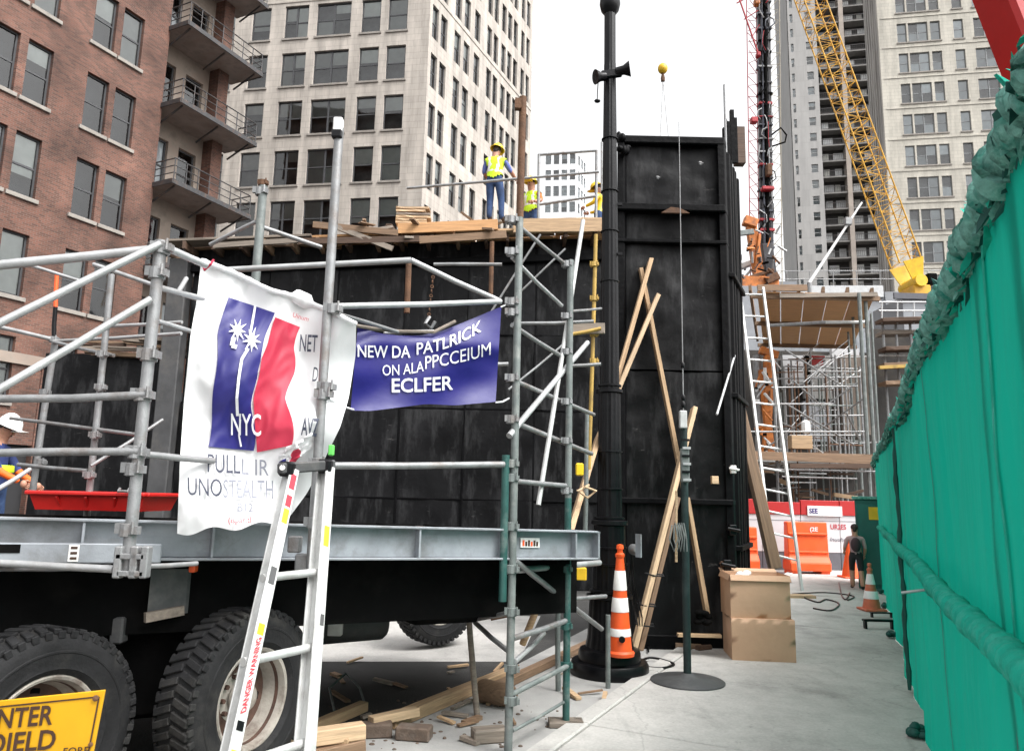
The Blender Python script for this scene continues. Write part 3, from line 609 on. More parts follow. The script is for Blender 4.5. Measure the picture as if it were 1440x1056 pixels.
# ================================================================== BLACK FORMWORK
YW = 14.0
def ws(px, py): return P(px, py, YW)
black_sheet('black_ply')
fwk = thing('formwork_wall', 'long black formwork wall with a timber deck on top', 'formwork', (ws(560, 600).x, YW, 0))
xl, xr = ws(276, 345).x, ws(850, 330).x; ztop = 7.0
zl = ws(280, 352).z; zr = ws(840, 334).z
def ztp(x): return zl+(zr-zl)*(x-xl)/(xr-xl)
xs = [xl, ws(372, 500).x, ws(470, 500).x, ws(566, 500).x, ws(656, 500).x, ws(752, 500).x, xr]
rows = [(0, 1.6), (1.6, 3.3), (3.3, 4.75), (4.75, None)]
for i in range(6):
    for a, b2 in rows:
        if b2 is None: b2 = ztp((xs[i]+xs[i+1])/2)-.02
        y = YW+R_.uniform(0, .03)
        sd_ = R_.uniform(0, 50); sk = [R_.uniform(-.02, .02) for _ in range(4)]
        def pf(u, v): return V((xs[i]+.012+(xs[i+1]-xs[i]-.024)*u, y-.035+.03*nz(u*2.1+sd_, v*1.7)+.014*nz(u*6+sd_, v*5, 3), a+.012+(b2-a-.024)*v+sk[0]*(1-u)*v+sk[1]*u*v))
        m_ = MB().grid(pf, 14, 14); m_.span((xs[i]+.014, y+.0, a+.014), (xs[i+1]-.014, y+.08, b2-.04)); m_.build('panel', 'black_ply', fwk, smooth=25)
MB().span((xl, YW+.12, 0), (xr, YW+2.6, min(zl, zr)-.25)).build('backing', 'black_tar', fwk)
for x in xs[2:-1:1]: MB().span((x-.025, YW-.03, .0), (x+.025, YW-.005, ztp(x)-.1)).build('stud', 'black_tar', fwk, bevel=.008)
for z in (1.6, 3.3, 4.75): MB().span((xl, YW-.025, z-.02), (xr, YW-.004, z+.02)).build('waler', 'black_tar', fwk, bevel=.008)
MB().beam(V((xl, YW-.06, zl-.42)), V((xr, YW-.06, zr-.42)), .16, .14).build('waler', 'black_tar', fwk, bevel=.01)
mat('post_grey', (.055, .055, .057), .6, 0, .3, 3, .1, 30, (.12, .11, .1), .5, 2)
MB().span((xl-.38, YW-.25, 0), (xl-.02, YW+.05, zl-.25)).build('corner_post', 'post_grey', fwk, bevel=.02)
# lower black run to the left
xll = ws(36, 600).x; zlow = ws(120, 498).z
k = 0; x = xll
while x < xl-.45:
    x2 = min(x+1.22, xl-.4); MB().span((x+.01, YW+.3, 0), (x2-.01, YW+.4, zlow+R_.uniform(-.05, .12))).build('low_panel', 'black_ply', fwk, bevel=.008); x = x2
# loose timbers jammed over the low run
for i in range(16):
    xa = xll+R_.uniform(0, 2.4); za = zlow+R_.uniform(.02, .35); plank('ledge_timber', (xa, YW+.2+R_.uniform(-.2, .4), za), (xa+R_.uniform(.8, 1.6), YW+.2+R_.uniform(-.2, .4), za+R_.uniform(-.06, .06)), R_.uniform(.06, .2), R_.uniform(.03, .08), R_.choice(['timber_old', 'timber_grey', 'timber_dark']), parent=fwk)
# timber deck and joist ends along the top
x = xl-.4; i = 0
while x < xr+.1:
    z = ztp(x)+.02; L = R_.uniform(.5, .95)
    plank('joist', (x, YW-.5+R_.uniform(-.12, .15), z-.12), (x+R_.uniform(-.08, .08), YW+2.4, z-.12), .06, .15, R_.choice(['timber_old', 'timber_grey', 'timber_dark']), parent=fwk); x += R_.uniform(.42, .6)
for r_, (yy, dz) in enumerate(((-.45, .0), (-.2, .03), (.05, .0), (.3, .02), (.55, .0), (.8, .01), (1.05, .0), (1.3, .02), (1.55, 0), (1.8, .01), (2.05, 0))):
    x = xl-.5+R_.uniform(0, .6)
    while x < xr-.2:
        L = min(R_.uniform(1.6, 3.2), xr+.2-x); z0 = ztp(x)+.0+dz; z1 = ztp(x+L)+dz
        plank('deck_board', (x, YW+yy, z0+R_.uniform(0, .03)), (x+L-.03, YW+yy+R_.uniform(-.03, .03), z1+R_.uniform(0, .03)), .235, .042, R_.choice(['timber_old', 'timber_old', 'timber', 'timber_grey', 'plywood']), parent=fwk); x += L
# fascia boards: long bright timber to the right, darker broken ones to the left
plank('fascia_board', P(722, 318, YW-.62), P(848, 316, YW-.62), .05, .27, 'timber', parent=fwk)
for a, b2, w_, m_ in (((440, 316), (560, 328), .12, 'timber_old'), ((560, 322), (700, 316), .2, 'plywood'), ((300, 346), (420, 338), .1, 'timber_grey'), ((420, 340), (600, 336), .12, 'timber_dark'), ((470, 318), (552, 350), .1, 'timber_grey'), ((590, 338), (712, 330), .14, 'timber_old')):
    plank('fascia_board', P(*a, YW-.62), P(*b2, YW-.62), .05, w_, m_, parent=fwk)
for i in range(26):
    px = R_.uniform(470, 700); p = P(px, R_.uniform(314, 336), YW-.5); plank('offcut', p, p+V((R_.uniform(-.5, .5), R_.uniform(-.3, .3), R_.uniform(-.12, .14))), R_.uniform(.05, .12), R_.uniform(.02, .06), R_.choice(['timber_old', 'timber_grey', 'timber_dark']), parent=fwk)
# stack of boards on the deck, splintered plank
st = thing('board_stack', 'low stack of pale boards on the deck left of the standing worker', 'boards', P(580, 318, YW+.3))
for i in range(6):
    z = P(580, 316-i*4.0, YW+.3); plank('board', z+V((-.32+R_.uniform(-.03, .03), 0, 0)), z+V((.34+R_.uniform(-.06, .05), R_.uniform(-.02, .02), 0)), .28, .045, R_.choice(['timber_pale', 'timber', 'timber_grey']), parent=st)
plank('splintered_plank', P(650, 300, YW-.3), P(692, 330, YW-.5), .14, .04, 'timber_old', 'short splintered brown plank tipped up at the standing worker\'s feet', 'plank')
# guard rail above the deck
gr = thing('guard_rail', 'tubular guard rail standing on the deck behind the workers', 'railing', ws(800, 315))
def gt(name, a, b2, ya=14.3, yb=None, r=.03): return MB().tube(P(*a, ya), P(*b2, ya if yb is None else yb), r, 8).build(name, 'steel', gr, smooth=True)
gt('rail', (572, 265), (842, 242), 13.5, 13.5, .028); gt('post', (758, 217), (757, 312)); gt('post', (839, 212), (838, 318)); gt('rail', (757, 218), (839, 212)); gt('rail', (757, 288), (838, 276)); gt('post', (846, 200), (846, 318), 14.6, 14.6, .02)
# ------------------------------------------------------------------ tall black form tower
YT = 8.75
tx0, tx1 = P(872, 600, YT).x, P(1028, 600, YT).x; zt_ = P(950, 203, YT).z; zfl = P(950, 296, YT).z; zf2 = P(950, 705, YT).z; zf3 = P(950, 342, YT).z
tw_ = thing('form_tower', 'tall black formwork tower standing behind the crossed planks', 'formwork', ((tx0+tx1)/2, YT, 0))
DT = D(25)
def tl(x, y, z): return V((x, YT, z))+V((DT.x, DT.y, 0))*y
mb = MB()
def tpanel(z0, z1, name, inset=0.0, nx=1):
    for i in range(nx):
        a = tx0+(tx1-tx0)*i/nx; b2 = tx0+(tx1-tx0)*(i+1)/nx
        def fn(u, v): 
            x = a+.012+(b2-a-.024)*u; z = z0+.012+(z1-z0-.024)*v; d_ = .035*nz(x*2.3, z*1.5, 4)+.016*nz(x*7, z*5, 1)+.008*nz(x*15, z*4, 7); return tl(x, inset+d_, z)
        m_ = MB().grid(fn, 26, 30); n0 = len(m_.v)
        m_.add([tl(a+.012, inset, z0+.012), tl(b2-.012, inset, z0+.012), tl(b2-.012, inset, z1-.012), tl(a+.012, inset, z1-.012), tl(a+.012, .1+inset, z0+.012), tl(b2-.012, .1+inset, z0+.012), tl(b2-.012, .1+inset, z1-.012), tl(a+.012, .1+inset, z1-.012)], [(0, 1, 5, 4), (1, 2, 6, 5), (2, 3, 7, 6), (3, 0, 4, 7)]); m_.build(name, 'black_ply', tw_, smooth=30)
tpanel(.12, zf2, 'panel'); tpanel(zf2, 3.2, 'panel', .01); tpanel(3.2, zf3, 'panel', .02); tpanel(zf3, zfl, 'panel', .03); tpanel(zfl, zt_, 'panel', .05)
MB().prism([(tx0+.02, .12), (tx1-.02, .12), (tx1-.02, 1.0), (tx0+.02, 1.0)], tl, .0, zt_-.1).build('core', 'black_tar', tw_)
for z, hh, pr_ in ((zf2, .07, .10), (zfl, .09, .12), (zf3, .05, .08), (zt_+.03, .1, .07), (.08, .16, .03)):
    MB().prism([(tx0-.02, -pr_), (tx1+.02, -pr_), (tx1+.02, .1), (tx0-.02, .1)], tl, z-hh/2, z+hh/2).build('flange', 'black_tar', tw_, bevel=.012)
for x in (tx0+.03, tx1-.03): MB().prism([(x-.045, -.06), (x+.045, -.06), (x+.045, .1), (x-.045, .1)], tl, .05, zt_).build('edge_angle', 'black_tar', tw_, bevel=.01)
# right side face with its own stiffeners
for k in range(5): y = .12+k*.2+R_.uniform(-.05, .05); MB().prism([(tx1-.02, y), (tx1+.05, y), (tx1+.05, y+.07), (tx1-.02, y+.07)], tl, .05, zt_-.05).build('stiffener', 'black_tar', tw_, bevel=.008)
for z in (1.1, 2.9, 4.4): MB().prism([(tx1-.01, .05), (tx1+.09, .05), (tx1+.09, 1.02), (tx1-.01, 1.02)], tl, z, z+.06).build('stiffener', 'black_tar', tw_, bevel=.008)
pa = P(1040, 232, YT+.6); MB().beam(pa, pa+V((0, 0, .52)), .13, .13).build('timber_stub', 'timber_dark', tw_)
for k, (px, h_) in enumerate(((1024, .38), (1030, .55), (1034, .44), (1019, .3))): q = P(px, 200, YT+.3+.1*k); MB().beam(q-V((0, 0, .3)), q+V((0, 0, h_-.1)), .05, .05).build('stub', 'black_tar', tw_)
q = P(1021, 215, YT+.2); mb = MB(); mb.tube(q, q+V((0, 0, .95)), .016, 8).tube(q+V((0, 0, .5)), q+V((.55, 1.2, .52)), .012, 8); mb.build('guard_rod', 'steel', tw_)
pa = P(800+132, 293, YT-.06)
MB().prism([(0, 0), (.35, .0), (.24, .06), (.12, .075)], lambda x, y, z: P(930, 299, YT-.12)+V((x, z, y)), 0, .04).build('bracket_plate', 'rust', tw_)
MB().box(P(1005, 675, YT-.07), (.08, .06, .09)).build('timber_block', 'timber_pale', tw_, bevel=.005)
for px, py, m_, s_ in ((1030, 745, 'black_paint', .09), (1022, 795, 'black_paint', .1), (1031, 660, 'white_reflect', .07), (1016, 793, 'rust', .05), (925, 250, 'steel', .03), (985, 230, 'steel', .035)):
    q = P(px, py, YT-.1); MB().box(q, (s_*.9, s_*.8, s_*1.3)).tube(q+V((-s_*.8, -s_*.5, s_*.2)), q+V((s_*.9, -s_*.4, -s_*.1)), s_*.22, 8).build('fitting', m_, tw_, bevel=s_*.15)
# bundled sacking at the tower's top left corner
mb = MB()
for i in range(14): mb.ball(P(876+R_.uniform(-6, 10), 205+R_.uniform(-12, 9), YT-.05+R_.uniform(-.1, .2)), (R_.uniform(.03, .07), .05, R_.uniform(.03, .08)), 8, 6)
mb.build('sacking', 'black_tar', tw_, smooth=True)
# rubbish behind the tower foot
for i, (px, py, m_) in enumerate(((905, 896, 'rust'), (945, 908, 'white_reflect'), (925, 905, 'chassis'), (968, 915, 'timber_old'), (1000, 912, 'rust'), (1015, 908, 'timber_old'), (990, 917, 'timber_dark'), (880, 900, 'white_reflect'))):
    p = G(px, py); o = MB(); l_ = R_.uniform(.12, .3); a = R_.uniform(-.5, .5)
    o.tube(p+V((-l_*math.cos(a)/2, -l_*math.sin(a)/2, .045)), p+V((l_*math.cos(a)/2, l_*math.sin(a)/2, .05)), .04, 8, .03); o = o.build('rubble_piece', m_, None, base=p, smooth=True)
    tag(o, ['short rusty pipe at the left foot of the form tower', 'white pipe offcut lying at the form tower foot', 'dark pipe offcut at the form tower foot', 'brown stick lying in front of the form tower', 'rusty scrap near the right foot of the form tower', 'brown stick at the right foot of the form tower', 'dark stick in front of the form tower', 'white pipe end beside the lamp post base'][i], 'debris', 'scraps at the foot of the form tower')
# ================================================================== LAMP POST
LY = 7.5; lb = P(857, 900, LY); lb.z = 0
lp = thing('lamp_post', 'tall black fluted cast iron lamp post on a round base', 'lamp post', lb)
MB().lathe([(0, 0), (.375, 0), (.38, .03), (.375, .10), (.36, .125), (.30, .13), (.30, .20), (.285, .235), (.24, .25), (0, .25)], lb, n=40).build('base', 'black_paint', lp, smooth=True)
def fluted(prof, nf, depth, n=64):
    vs = []; fs = []
    for r, z in prof:
        for k in range(n): t = 2*math.pi*k/n; rr = r*(1-depth*(.5+.5*math.cos(nf*t))); vs.append(lb+V((rr*math.cos(t), rr*math.sin(t), z)))
    for i in range(len(prof)-1):
        for k in range(n): fs.append((i*n+k, i*n+(k+1) % n, (i+1)*n+(k+1) % n, (i+1)*n+k))
    return MB().add(vs, fs)
fluted([(.235, .25), (.215, .35), (.20, .62), (.195, .70)], 16, .05).build('pedestal', 'black_paint', lp, smooth=True)
fluted([(.165, .72), (.16, 1.0), (.155, 1.40)], 16, .05).build('shaft', 'black_paint', lp, smooth=True)
fluted([(.125, 1.45), (.118, 2.0), (.112, 2.72)], 14, .07).build('shaft', 'black_paint', lp, smooth=True)
fluted([(.100, 2.76), (.085, 4.6), (.066, 6.4)], 12, .09).build('shaft', 'black_paint', lp, smooth=True)
fluted([(.064, 6.4), (.06, 9.2)], 12, .05).build('shaft', 'black_paint', lp, smooth=True)
for z, r, h in ((.70, .225, .05), (.76, .20, .03), (1.02, .178, .025), (1.18, .172, .02), (1.40, .18, .06), (1.46, .15, .03), (1.75, .135, .02), (2.12, .130, .02), (2.72, .138, .05), (2.79, .118, .03), (3.9, .10, .015), (4.45, .098, .015), (4.9, .095, .012), (5.5, .09, .012)):
    MB().lathe([(r*.8, 0), (r, .2*h), (r, .8*h), (r*.8, h)], lb+V((0, 0, z)), n=32).build('ring', 'black_paint', lp, smooth=True)
MB().lathe([(.06, 0), (.10, .06), (.115, .13), (.11, .19), (.075, .22), (.09, .26), (.06, .30)], lb+V((0, 0, P(866, 22, LY).z)), n=28).build('collar', 'black_paint', lp, smooth=True)
zc = P(866, 110, LY).z
hb = MB(); hb.beam(lb+V((-.1, -.06, zc-.01)), lb+V((.12, -.06, zc+.03)), .06, .09); hb = hb.build('flood_bracket', 'black_paint', lp, bevel=.01)
MB().lathe([(0, -.02), (.045, 0), (.05, .08), (.075, .13), (.085, .15), (.07, .15), (0, .13)], lb+V((.06, -.07, zc+.03)), (1, -.25, .12), 18).build('floodlight', 'black_paint', hb, smooth=True)
MB().lathe([(0, -.02), (.045, 0), (.05, .06), (.07, .1), (.08, .12), (.065, .12), (0, .1)], lb+V((-.06, -.07, zc-.03)), (-1, -.3, -.25), 18).build('floodlight', 'black_paint', hb, smooth=True)
hg = P(840, 140, LY-.1); MB().path([lb+V((-.14, -.1, zc-.1)), hg+V((0, 0, .06)), hg], .006, 6).ball(hg-V((0, 0, .02)), (.035, .03, .02), 8, 6).build('loose_cable', 'black_paint', lp)
for z in (4.2, 4.75): MB().box(lb+V((.1, -.05, z)), (.05, .03, .03)).build('strap_end', 'black_paint', lp)
jb = P(889, 772, LY-.05); MB().lathe([(0, -.02), (.05, 0), (.055, .05), (.04, .09), (0, .1)], jb, (0.5, -1, 0), 14).build('socket', 'steel', lp, smooth=True)
for k in range(3): MB().path([jb+V((.0, 0, -.05)), P(884+4*k, 820, LY+.1), P(893+5*k, 860+4*k, LY+.3), P(897+3*k, 880, LY+.5)], .007, 6).build('cable', 'black_paint', lp)
# thin post in front of the base
p = P(855, 968, 7.0); p = G(855, 968); MB().tube(p, p+V((0, 0, .63)), .022, 10).build('stub_post', 'steel_greygreen', None, base=p, smooth=True); tag(bpy.data.objects['stub_post'], 'short grey green tube standing before the lamp post base', 'tube')
# ------------------------------------------------------------------ cones
def cone(name, label, loc, H, rb, rt, bands, base=None, group=None, cmat='orange_plastic'):
    c = thing(name, label, 'traffic cone', loc, group); L = V(loc)
    prof = [(rb*1.02, 0)]; rr = lambda z: rb+(rt-rb)*z/H
    MB().lathe([(rb, .0), (rt, H), (rt*1.25, H+.012), (rt*1.25, H+.035), (rt*.75, H+.05), (rt*.75, H+.075), (rt*1.0, H+.085), (rt*.9, H+.12), (0, H+.13)], L, n=28).build('body', cmat, c, smooth=True)
    for a, b in bands: MB().lathe([(rr(a)+.001, a), (rr(a)+.004, a+.004), (rr(b)+.004, b-.004), (rr(b)+.001, b)], L, n=28).build('reflective_band', 'white_reflect', c, smooth=True)
    if base: MB().box(L+V((0, 0, .018)), (base, base, .036)).build('base', base and ('black_paint' if cmat == 'orange_plastic' and H > .9 else cmat), c, bevel=.01)
    return c
cone('tall_cone', 'tall slim orange cone with three white bands at the lamp post', P(872, 921, 7.2)+V((0, 0, 0)), .88, .115, .036, ((.175, .245), (.39, .52), (.585, .765)))
cb0 = P(872, 921, 7.2); MB().lathe([(.112, -.005), (.13, .0), (.135, .03), (.118, .05)], cb0, n=24).build('base_ring', 'orange_plastic', bpy.data.objects['tall_cone'], smooth=True)
MB().lathe([(0, 0), (.03, 0), (.03, .01), (0, .012)], cb0+V((0, -.112, .16)), (0, -1, .1), 12).build('grommet', 'black_paint', bpy.data.objects['tall_cone'])
p = G(1226, 858, .03); cone('small_cone', 'small faded cone with two pale bands beside the hoarding foot', p, .60, .14, .035, ((.18, .30), (.40, .56)), .34, cmat='orange_faded' if mat('orange_faded', (.55, .14, .07), .6, 0, .2, 6, .05, 40, (.4, .25, .2), .4, 4) else '')
p = G(1196, 812, .03); cone('plain_cone', 'plain orange cone in front of the white site barrier wall', p, .78, .19, .04, (), .44)
# ------------------------------------------------------------------ stand post with round foot
sp = G(967, 963); sp.z = .03; spt = thing('stand_post', 'dark green post on a round flat foot with a wire aerial', 'post', sp)
MB().lathe([(0, 0), (.335, 0), (.335, .012), (.32, .02), (.08, .05), (.05, .075), (0, .08)], sp, n=44).build('foot', 'foot_grey' if mat('foot_grey', (.055, .058, .06), .6, .1, .2, 5, .1, 40, (.13, .13, .13), .5, 4) else '', spt, smooth=True)
zt2 = P(965, 578, sp.y).z
MB().tube(sp+V((0, 0, .05)), V((sp.x, sp.y, zt2)), .036, 16, .034).build('pole', 'pole_dark' if mat('pole_dark', (.016, .03, .03), .5, 0, .3, 8, .1, 60, (.05, .07, .07), .5, 5, spec=.3) else '', spt, smooth=True)
q = V((sp.x-.02, sp.y-.06, zt2)); MB().box(q+V((0, 0, -.09)), (.07, .06, .17)).build('clamp_box', 'aluminium', spt, bevel=.008)
MB().box(V((sp.x-.01, sp.y-.065, P(966, 655, sp.y).z)), (.08, .06, .32)).build('bracket', 'steel_greygreen', spt, bevel=.01)
for k in range(6): MB().box(V((sp.x-.01+.01*(k % 2), sp.y-.105, P(966, 620+k*11, sp.y).z)), (.075, .02, .022)).build('clip', 'steel_bright' if k % 2 else 'black_paint', spt)
at = V((sp.x, sp.y, P(967, 172, sp.y).z)); MB().tube(V((sp.x, sp.y, zt2-.02)), at, .006, 6, .004).build('aerial', 'steel', spt)
for z in (.03, .1, .42): MB().lathe([(.01, 0), (.018, .01), (.018, .05), (.01, .06)], V((sp.x, sp.y, zt2+z)), n=10).build('coupling', 'black_paint', spt, smooth=True)
mb = MB()
for k in range(5): a = P(945+3*k, 738, sp.y-.05); mb.path([a, a+V((-.03+.02*k, -.02, -.13)), a+V((.01+.01*k, -.03, -.24)), a+V((.05, -.02, -.12)), a+V((.03, 0, .02))], .006, 6)
mb.build('hanging_wires', 'steel_greygreen', spt, smooth=True)
MB().tube(P(951, 690, sp.y), P(951, 790, sp.y), .012, 8).build('side_rod', 'timber_pale', spt)
# ------------------------------------------------------------------ crossed planks against the tower
GP = 'planks propped on the black tower'
def tplank(a, ya, b, yb, w, t, m, label): return plank('propped_plank', P(*a, ya), P(*b, yb), w, t, m, label, 'plank', GP, up=(0, 1, 0))
tplank((915, 366), 8.66, (866, 540), 8.45, .05, .13, 'timber', 'plank leaning left, the one reaching highest on the black tower')
tplank((925, 416), 8.6, (866, 556), 8.3, .05, .115, 'timber_pale', 'shorter plank leaning left just below the highest one')
tplank((901, 378), 8.70, (962, 690), 8.62, .045, .10, 'timber', 'long plank slanting down right across the black tower')
tplank((976, 574), 8.55, (890, 917), 8.05, .05, .14, 'timber_pale', 'long pale plank from the stand post top to the ground')
tplank((952, 700), 8.62, (899, 915), 8.25, .05, .15, 'timber_old', 'darker plank right behind the long pale plank')
tplank((966, 700), 8.64, (994, 862), 8.5, .045, .12, 'timber', 'plank slanting down right behind the green stand post')
tplank((842, 612), 7.75, (800, 752), 6.5, .05, .115, 'timber', 'plank leaning behind the lamp post above the grey deck')
tplank((1036, 560), 9.9, (1090, 800), 9.6, .14, .14, 'timber_old', 'round weathered pole leaning at the right of the black tower')
MB().tube(P(1033, 500, 8.9), P(1008, 583, 8.3), .014, 8).build('prop_rod', 'steel_bright', None, base=P(1008, 583, 8.3)); tag(bpy.data.objects['prop_rod'], 'thin bright rod jutting from the right edge of the black tower', 'rod')
q = P(985, 893, 8.3); plank('timber_shelf', q+V((-.25, 0, -.0)), q+V((.22, 0, .0)), .1, .03, 'timber', 'small board nailed low on the black tower', 'board')
mb = MB(); q = P(993, 866, 8.35)
for k in range(8): mb.ball(q+V((R_.uniform(-.1, .1), R_.uniform(-.05, .05), R_.uniform(-.08, .05))), (.05, .04, .03), 8, 6)
mb.build('rag_bundle', 'chassis', None, base=q, smooth=True); tag(bpy.data.objects['rag_bundle'], 'dark rag bundle at the lower end of the right plank', 'rag')
for k, (px, py, y) in enumerate(((905, 850, 8.15), (903, 878, 8.2), (917, 808, 8.2))):
    a = P(px, py, y); MB().path([a+V((-.09, -.05, .02)), a+V((0, -.08, 0)), a+V((.12, -.04, -.01)), a+V((.13, .05, .0)), a+V((-.05, .06, .01))], .009, 6).build('wire_tie', 'black_paint', bpy.data.objects['propped_plank.003'] if False else None, base=a)
    o = [x for x in bpy.data.objects if x.name.startswith('wire_tie')][-1]; tag(o, ['wire tied round the two planks at knee height', 'lowest wire tied round the two planks', 'upper wire tied round the two planks'][k], 'wire', 'wire ties on the planks')
# cable on the ground
def gcable(pts, r, label, z=.012, m='black_paint'):
    ps = [G(*q) for q in pts]; out = []
    for i in range(len(ps)-1):
        for k in range(5):
            t = k/5; p0 = ps[max(i-1, 0)]; p1 = ps[i]; p2 = ps[i+1]; p3 = ps[min(i+2, len(ps)-1)]
            out.append(.5*((2*p1)+(p2-p0)*t+(2*p0-5*p1+4*p2-p3)*t*t+(3*p1-p0-3*p2+p3)*t**3)+V((0, 0, z)))
    o = MB().path(out, r, 6).build('cable', m, None, base=out[0], smooth=True); return tag(o, label, 'cable')
gcable([(900, 935), (915, 930), (935, 934), (948, 940), (930, 945), (905, 943)], .012, 'black cable loop on the pavement beside the stand foot', .04)
gcable([(912, 920), (911, 890), (915, 872), (920, 885), (922, 905)], .01, 'black cable rising beside the planks at the tower foot', .03)
gcable([(1128, 842), (1150, 850), (1162, 846), (1180, 852), (1168, 862), (1140, 858)], .014, 'coiled black cable on the pavement before the barriers', .04)
gcable([(1115, 838), (1160, 836), (1200, 841), (1190, 848)], .012, 'thin dark cable running across towards the person', .04)
gcable([(1180, 822), (1184, 840), (1190, 846), (1196, 835)], .012, 'short kinked cable near the walking person', .045)
# ------------------------------------------------------------------ cardboard boxes
def carton(name, label, a, b, Y, depth, ang, open_top=False, group='stacked cardboard boxes'):
    p0 = P(a[0], b[1], Y); p1 = P(b[0], b[1], Y); H = P(a[0], a[1], Y).z-p0.z; W = (p1-p0).length; d = D(ang); bk = V((-d.y, d.x, 0)); base = V((p0.x, p0.y, p0.z))
    r = thing(name, label, 'box', base, group)
    def f(u, v, w_): return base+d*(u*W)+bk*(v*depth)+V((0, 0, w_*H))
    def bul(k): return .012*math.sin(math.pi*k)
    mb = MB(); bo = 0 if not open_top else .012
    mb.grid(lambda u, v: f(u, -.012*math.sin(math.pi*u)*math.sin(math.pi*v)/depth+.006*nz(u*4, v*4), v), 8, 8); mb.grid(lambda u, v: f(1, u, v)+d*.012*math.sin(math.pi*u)*math.sin(math.pi*v), 6, 6); mb.grid(lambda u, v: f(0, u, v), 2, 2); mb.grid(lambda u, v: f(u, 1, v), 2, 2); mb.grid(lambda u, v: f(u, v, 0.0), 2, 2)
    if not open_top: mb.grid(lambda u, v: f(u, v, 1)+V((0, 0, .012*math.sin(math.pi*u)*math.sin(math.pi*v))), 4, 4)
    mb.build('carton', 'cardboard', r, smooth=30)
    if open_top:
        MB().grid(lambda u, v: f(u, .02+.96*v, .55), 2, 2).build('inner_floor', 'cardboard', r)
        for k, (A, B, dr) in enumerate((((0, 0), (1, 0), V((0, -.05, -.10))), ((0, 1), (1, 1), V((0, .12, .05))), ((1, 0), (1, 1), V((.03, 0, -.12))), ((0, 0), (0, 1), V((-.04, 0, -.10))))):
            a_ = f(*A, 1); b_ = f(*B, 1); m_ = MB(); m_.add([a_, b_, b_+dr*.55, a_+dr*.55, a_+V((.004, .004, .003)), b_+V((.004, .004, .003)), b_+dr*.55+V((.004, .004, .003)), a_+dr*.55+V((.004, .004, .003))], [(0, 1, 2, 3), (7, 6, 5, 4), (2, 3, 7, 6)]); m_.build('flap', 'cardboard', r)
    else:
        MB().grid(lambda u, v: f(u, .44+.12*v, 1)+V((0, 0, .016)), 4, 2).build('tape', 'tape' if mat('tape', (.42, .31, .2), .35) else '', r)
    return r
carton('cardboard_box', 'closed cardboard box at the bottom of the stack of two', (1030, 869), (1117, 931), 8.12, .52, 96)
carton('cardboard_box', 'open cardboard box on top of the stack of two', (1028, 808), (1111, 868), 8.15, .46, 93, True)
q = P(1042, 806, 8.4); mb = MB()
for k in range(7): mb.ball(q+V((R_.uniform(-.08, .08), R_.uniform(-.05, .05), R_.uniform(-.05, .015))), (R_.uniform(.04, .08), .05, R_.uniform(.03, .045)), 10, 7)
mb.build('white_bag', 'white_bagm' if mat('white_bagm', (.75, .75, .74), .5, 0, .05, 6, .3, 30) else '', None, base=q, smooth=True); tag(bpy.data.objects['white_bag'], 'crumpled white bag in the open cardboard box', 'bag')
# black clamps and a low stool by the fence
for k, ((px, py), lb_) in enumerate((((1236, 884), 'low black steel stool on the pavement at the hoarding foot'), ((1240, 868), 'black clamp lying behind the low stool by the hoarding'))):
    p = G(px, py, .03); r = thing('low_stool' if k == 0 else 'floor_clamp', lb_, 'stool' if k == 0 else 'clamp', p)
    MB().box(p+V((0, 0, .11)), (.42, .09, .03)).build('top', 'black_paint', r, bevel=.01)
    for x in (-.18, .18): MB().box(p+V((x, 0, .05)), (.03, .07, .1)).build('leg', 'black_paint', r, bevel=.006)
    if k: r.scale = (.8, .8, .6)
# crane hook block above the tower
hp = P(932, 97, 10.4); hk = thing('crane_hook', 'yellow crane hook ball with two slings above the black tower', 'crane hook', hp)
MB().ball(hp, (.075, .075, .085), 18, 12).build('ball', 'yellow_paint', hk, smooth=True)
MB().lathe([(.0, -.06), (.03, -.05), (.034, 0), (.02, .06), (.02, .1), (.0, .1)], hp-V((0, 0, .16)), n=12).build('shank', 'rust', hk, smooth=True)
for px in (928, 941): MB().tube(hp-V((0, 0, .2)), P(px, 204, 9.4), .005, 6).build('sling', 'steel', hk)
MB().tube(hp+V((0, 0, .08)), hp+V((0, 0, 26)), .0025, 5).build('hoist_rope', 'white_reflect', hk)
# ================================================================== TRUCK
A0 = P(0, 726, 3.65); B0 = P(833, 746, 5.6); ud = (B0-A0); UD = ud.normalized(); uh = V((ud.x, ud.y, 0)).normalized(); NB = V((-uh.y, uh.x, 0)); LD = ud.length
tk = thing('flatbed_truck', 'grey flatbed truck with big chunky tyres under the scaffold', 'truck', (A0.x, A0.y, 0))
def td(x, y, z): return A0+UD*x+NB*y+V((0, 0, z))
X0, X1 = -1.6, LD
def channel(name, x0, x1, y, ztop, h, m='deck_grey', fl=.07, th=.014, parent=tk):
    mb = MB(); mb.prism([(x0, y), (x1, y), (x1, y+th), (x0, y+th)], td, ztop-h+th, ztop-th)
    mb.prism([(x0, y-fl), (x1, y-fl), (x1, y+th), (x0, y+th)], td, ztop-th, ztop); mb.prism([(x0, y-fl), (x1, y-fl), (x1, y+th), (x0, y+th)], td, ztop-h, ztop-h+th); return mb.build(name, m, parent, bevel=.003)
sb = channel('side_rail', X0, X1, 0, 0, .205)
MB().prism([(X0, .02), (X1, .02), (X1, 2.4), (X0, 2.4)], td, -.12, -.075).build('deck', 'timber_dark', tk)
channel('end_rail', X1-.004, X1+.02, 0, -.003, .2)
MB().prism([(X1, -.07), (X1+.015, -.07), (X1+.015, .3), (X1, .3)], td, -.2, -.003).build('end_plate', 'deck_grey', tk)
for x in [.35+.62*i for i in range(7)]: MB().prism([(x, -.06), (x+.012, -.06), (x+.012, -.001), (x, -.001)], td, -.19, -.016).build('web_stiffener', 'deck_grey', sb)
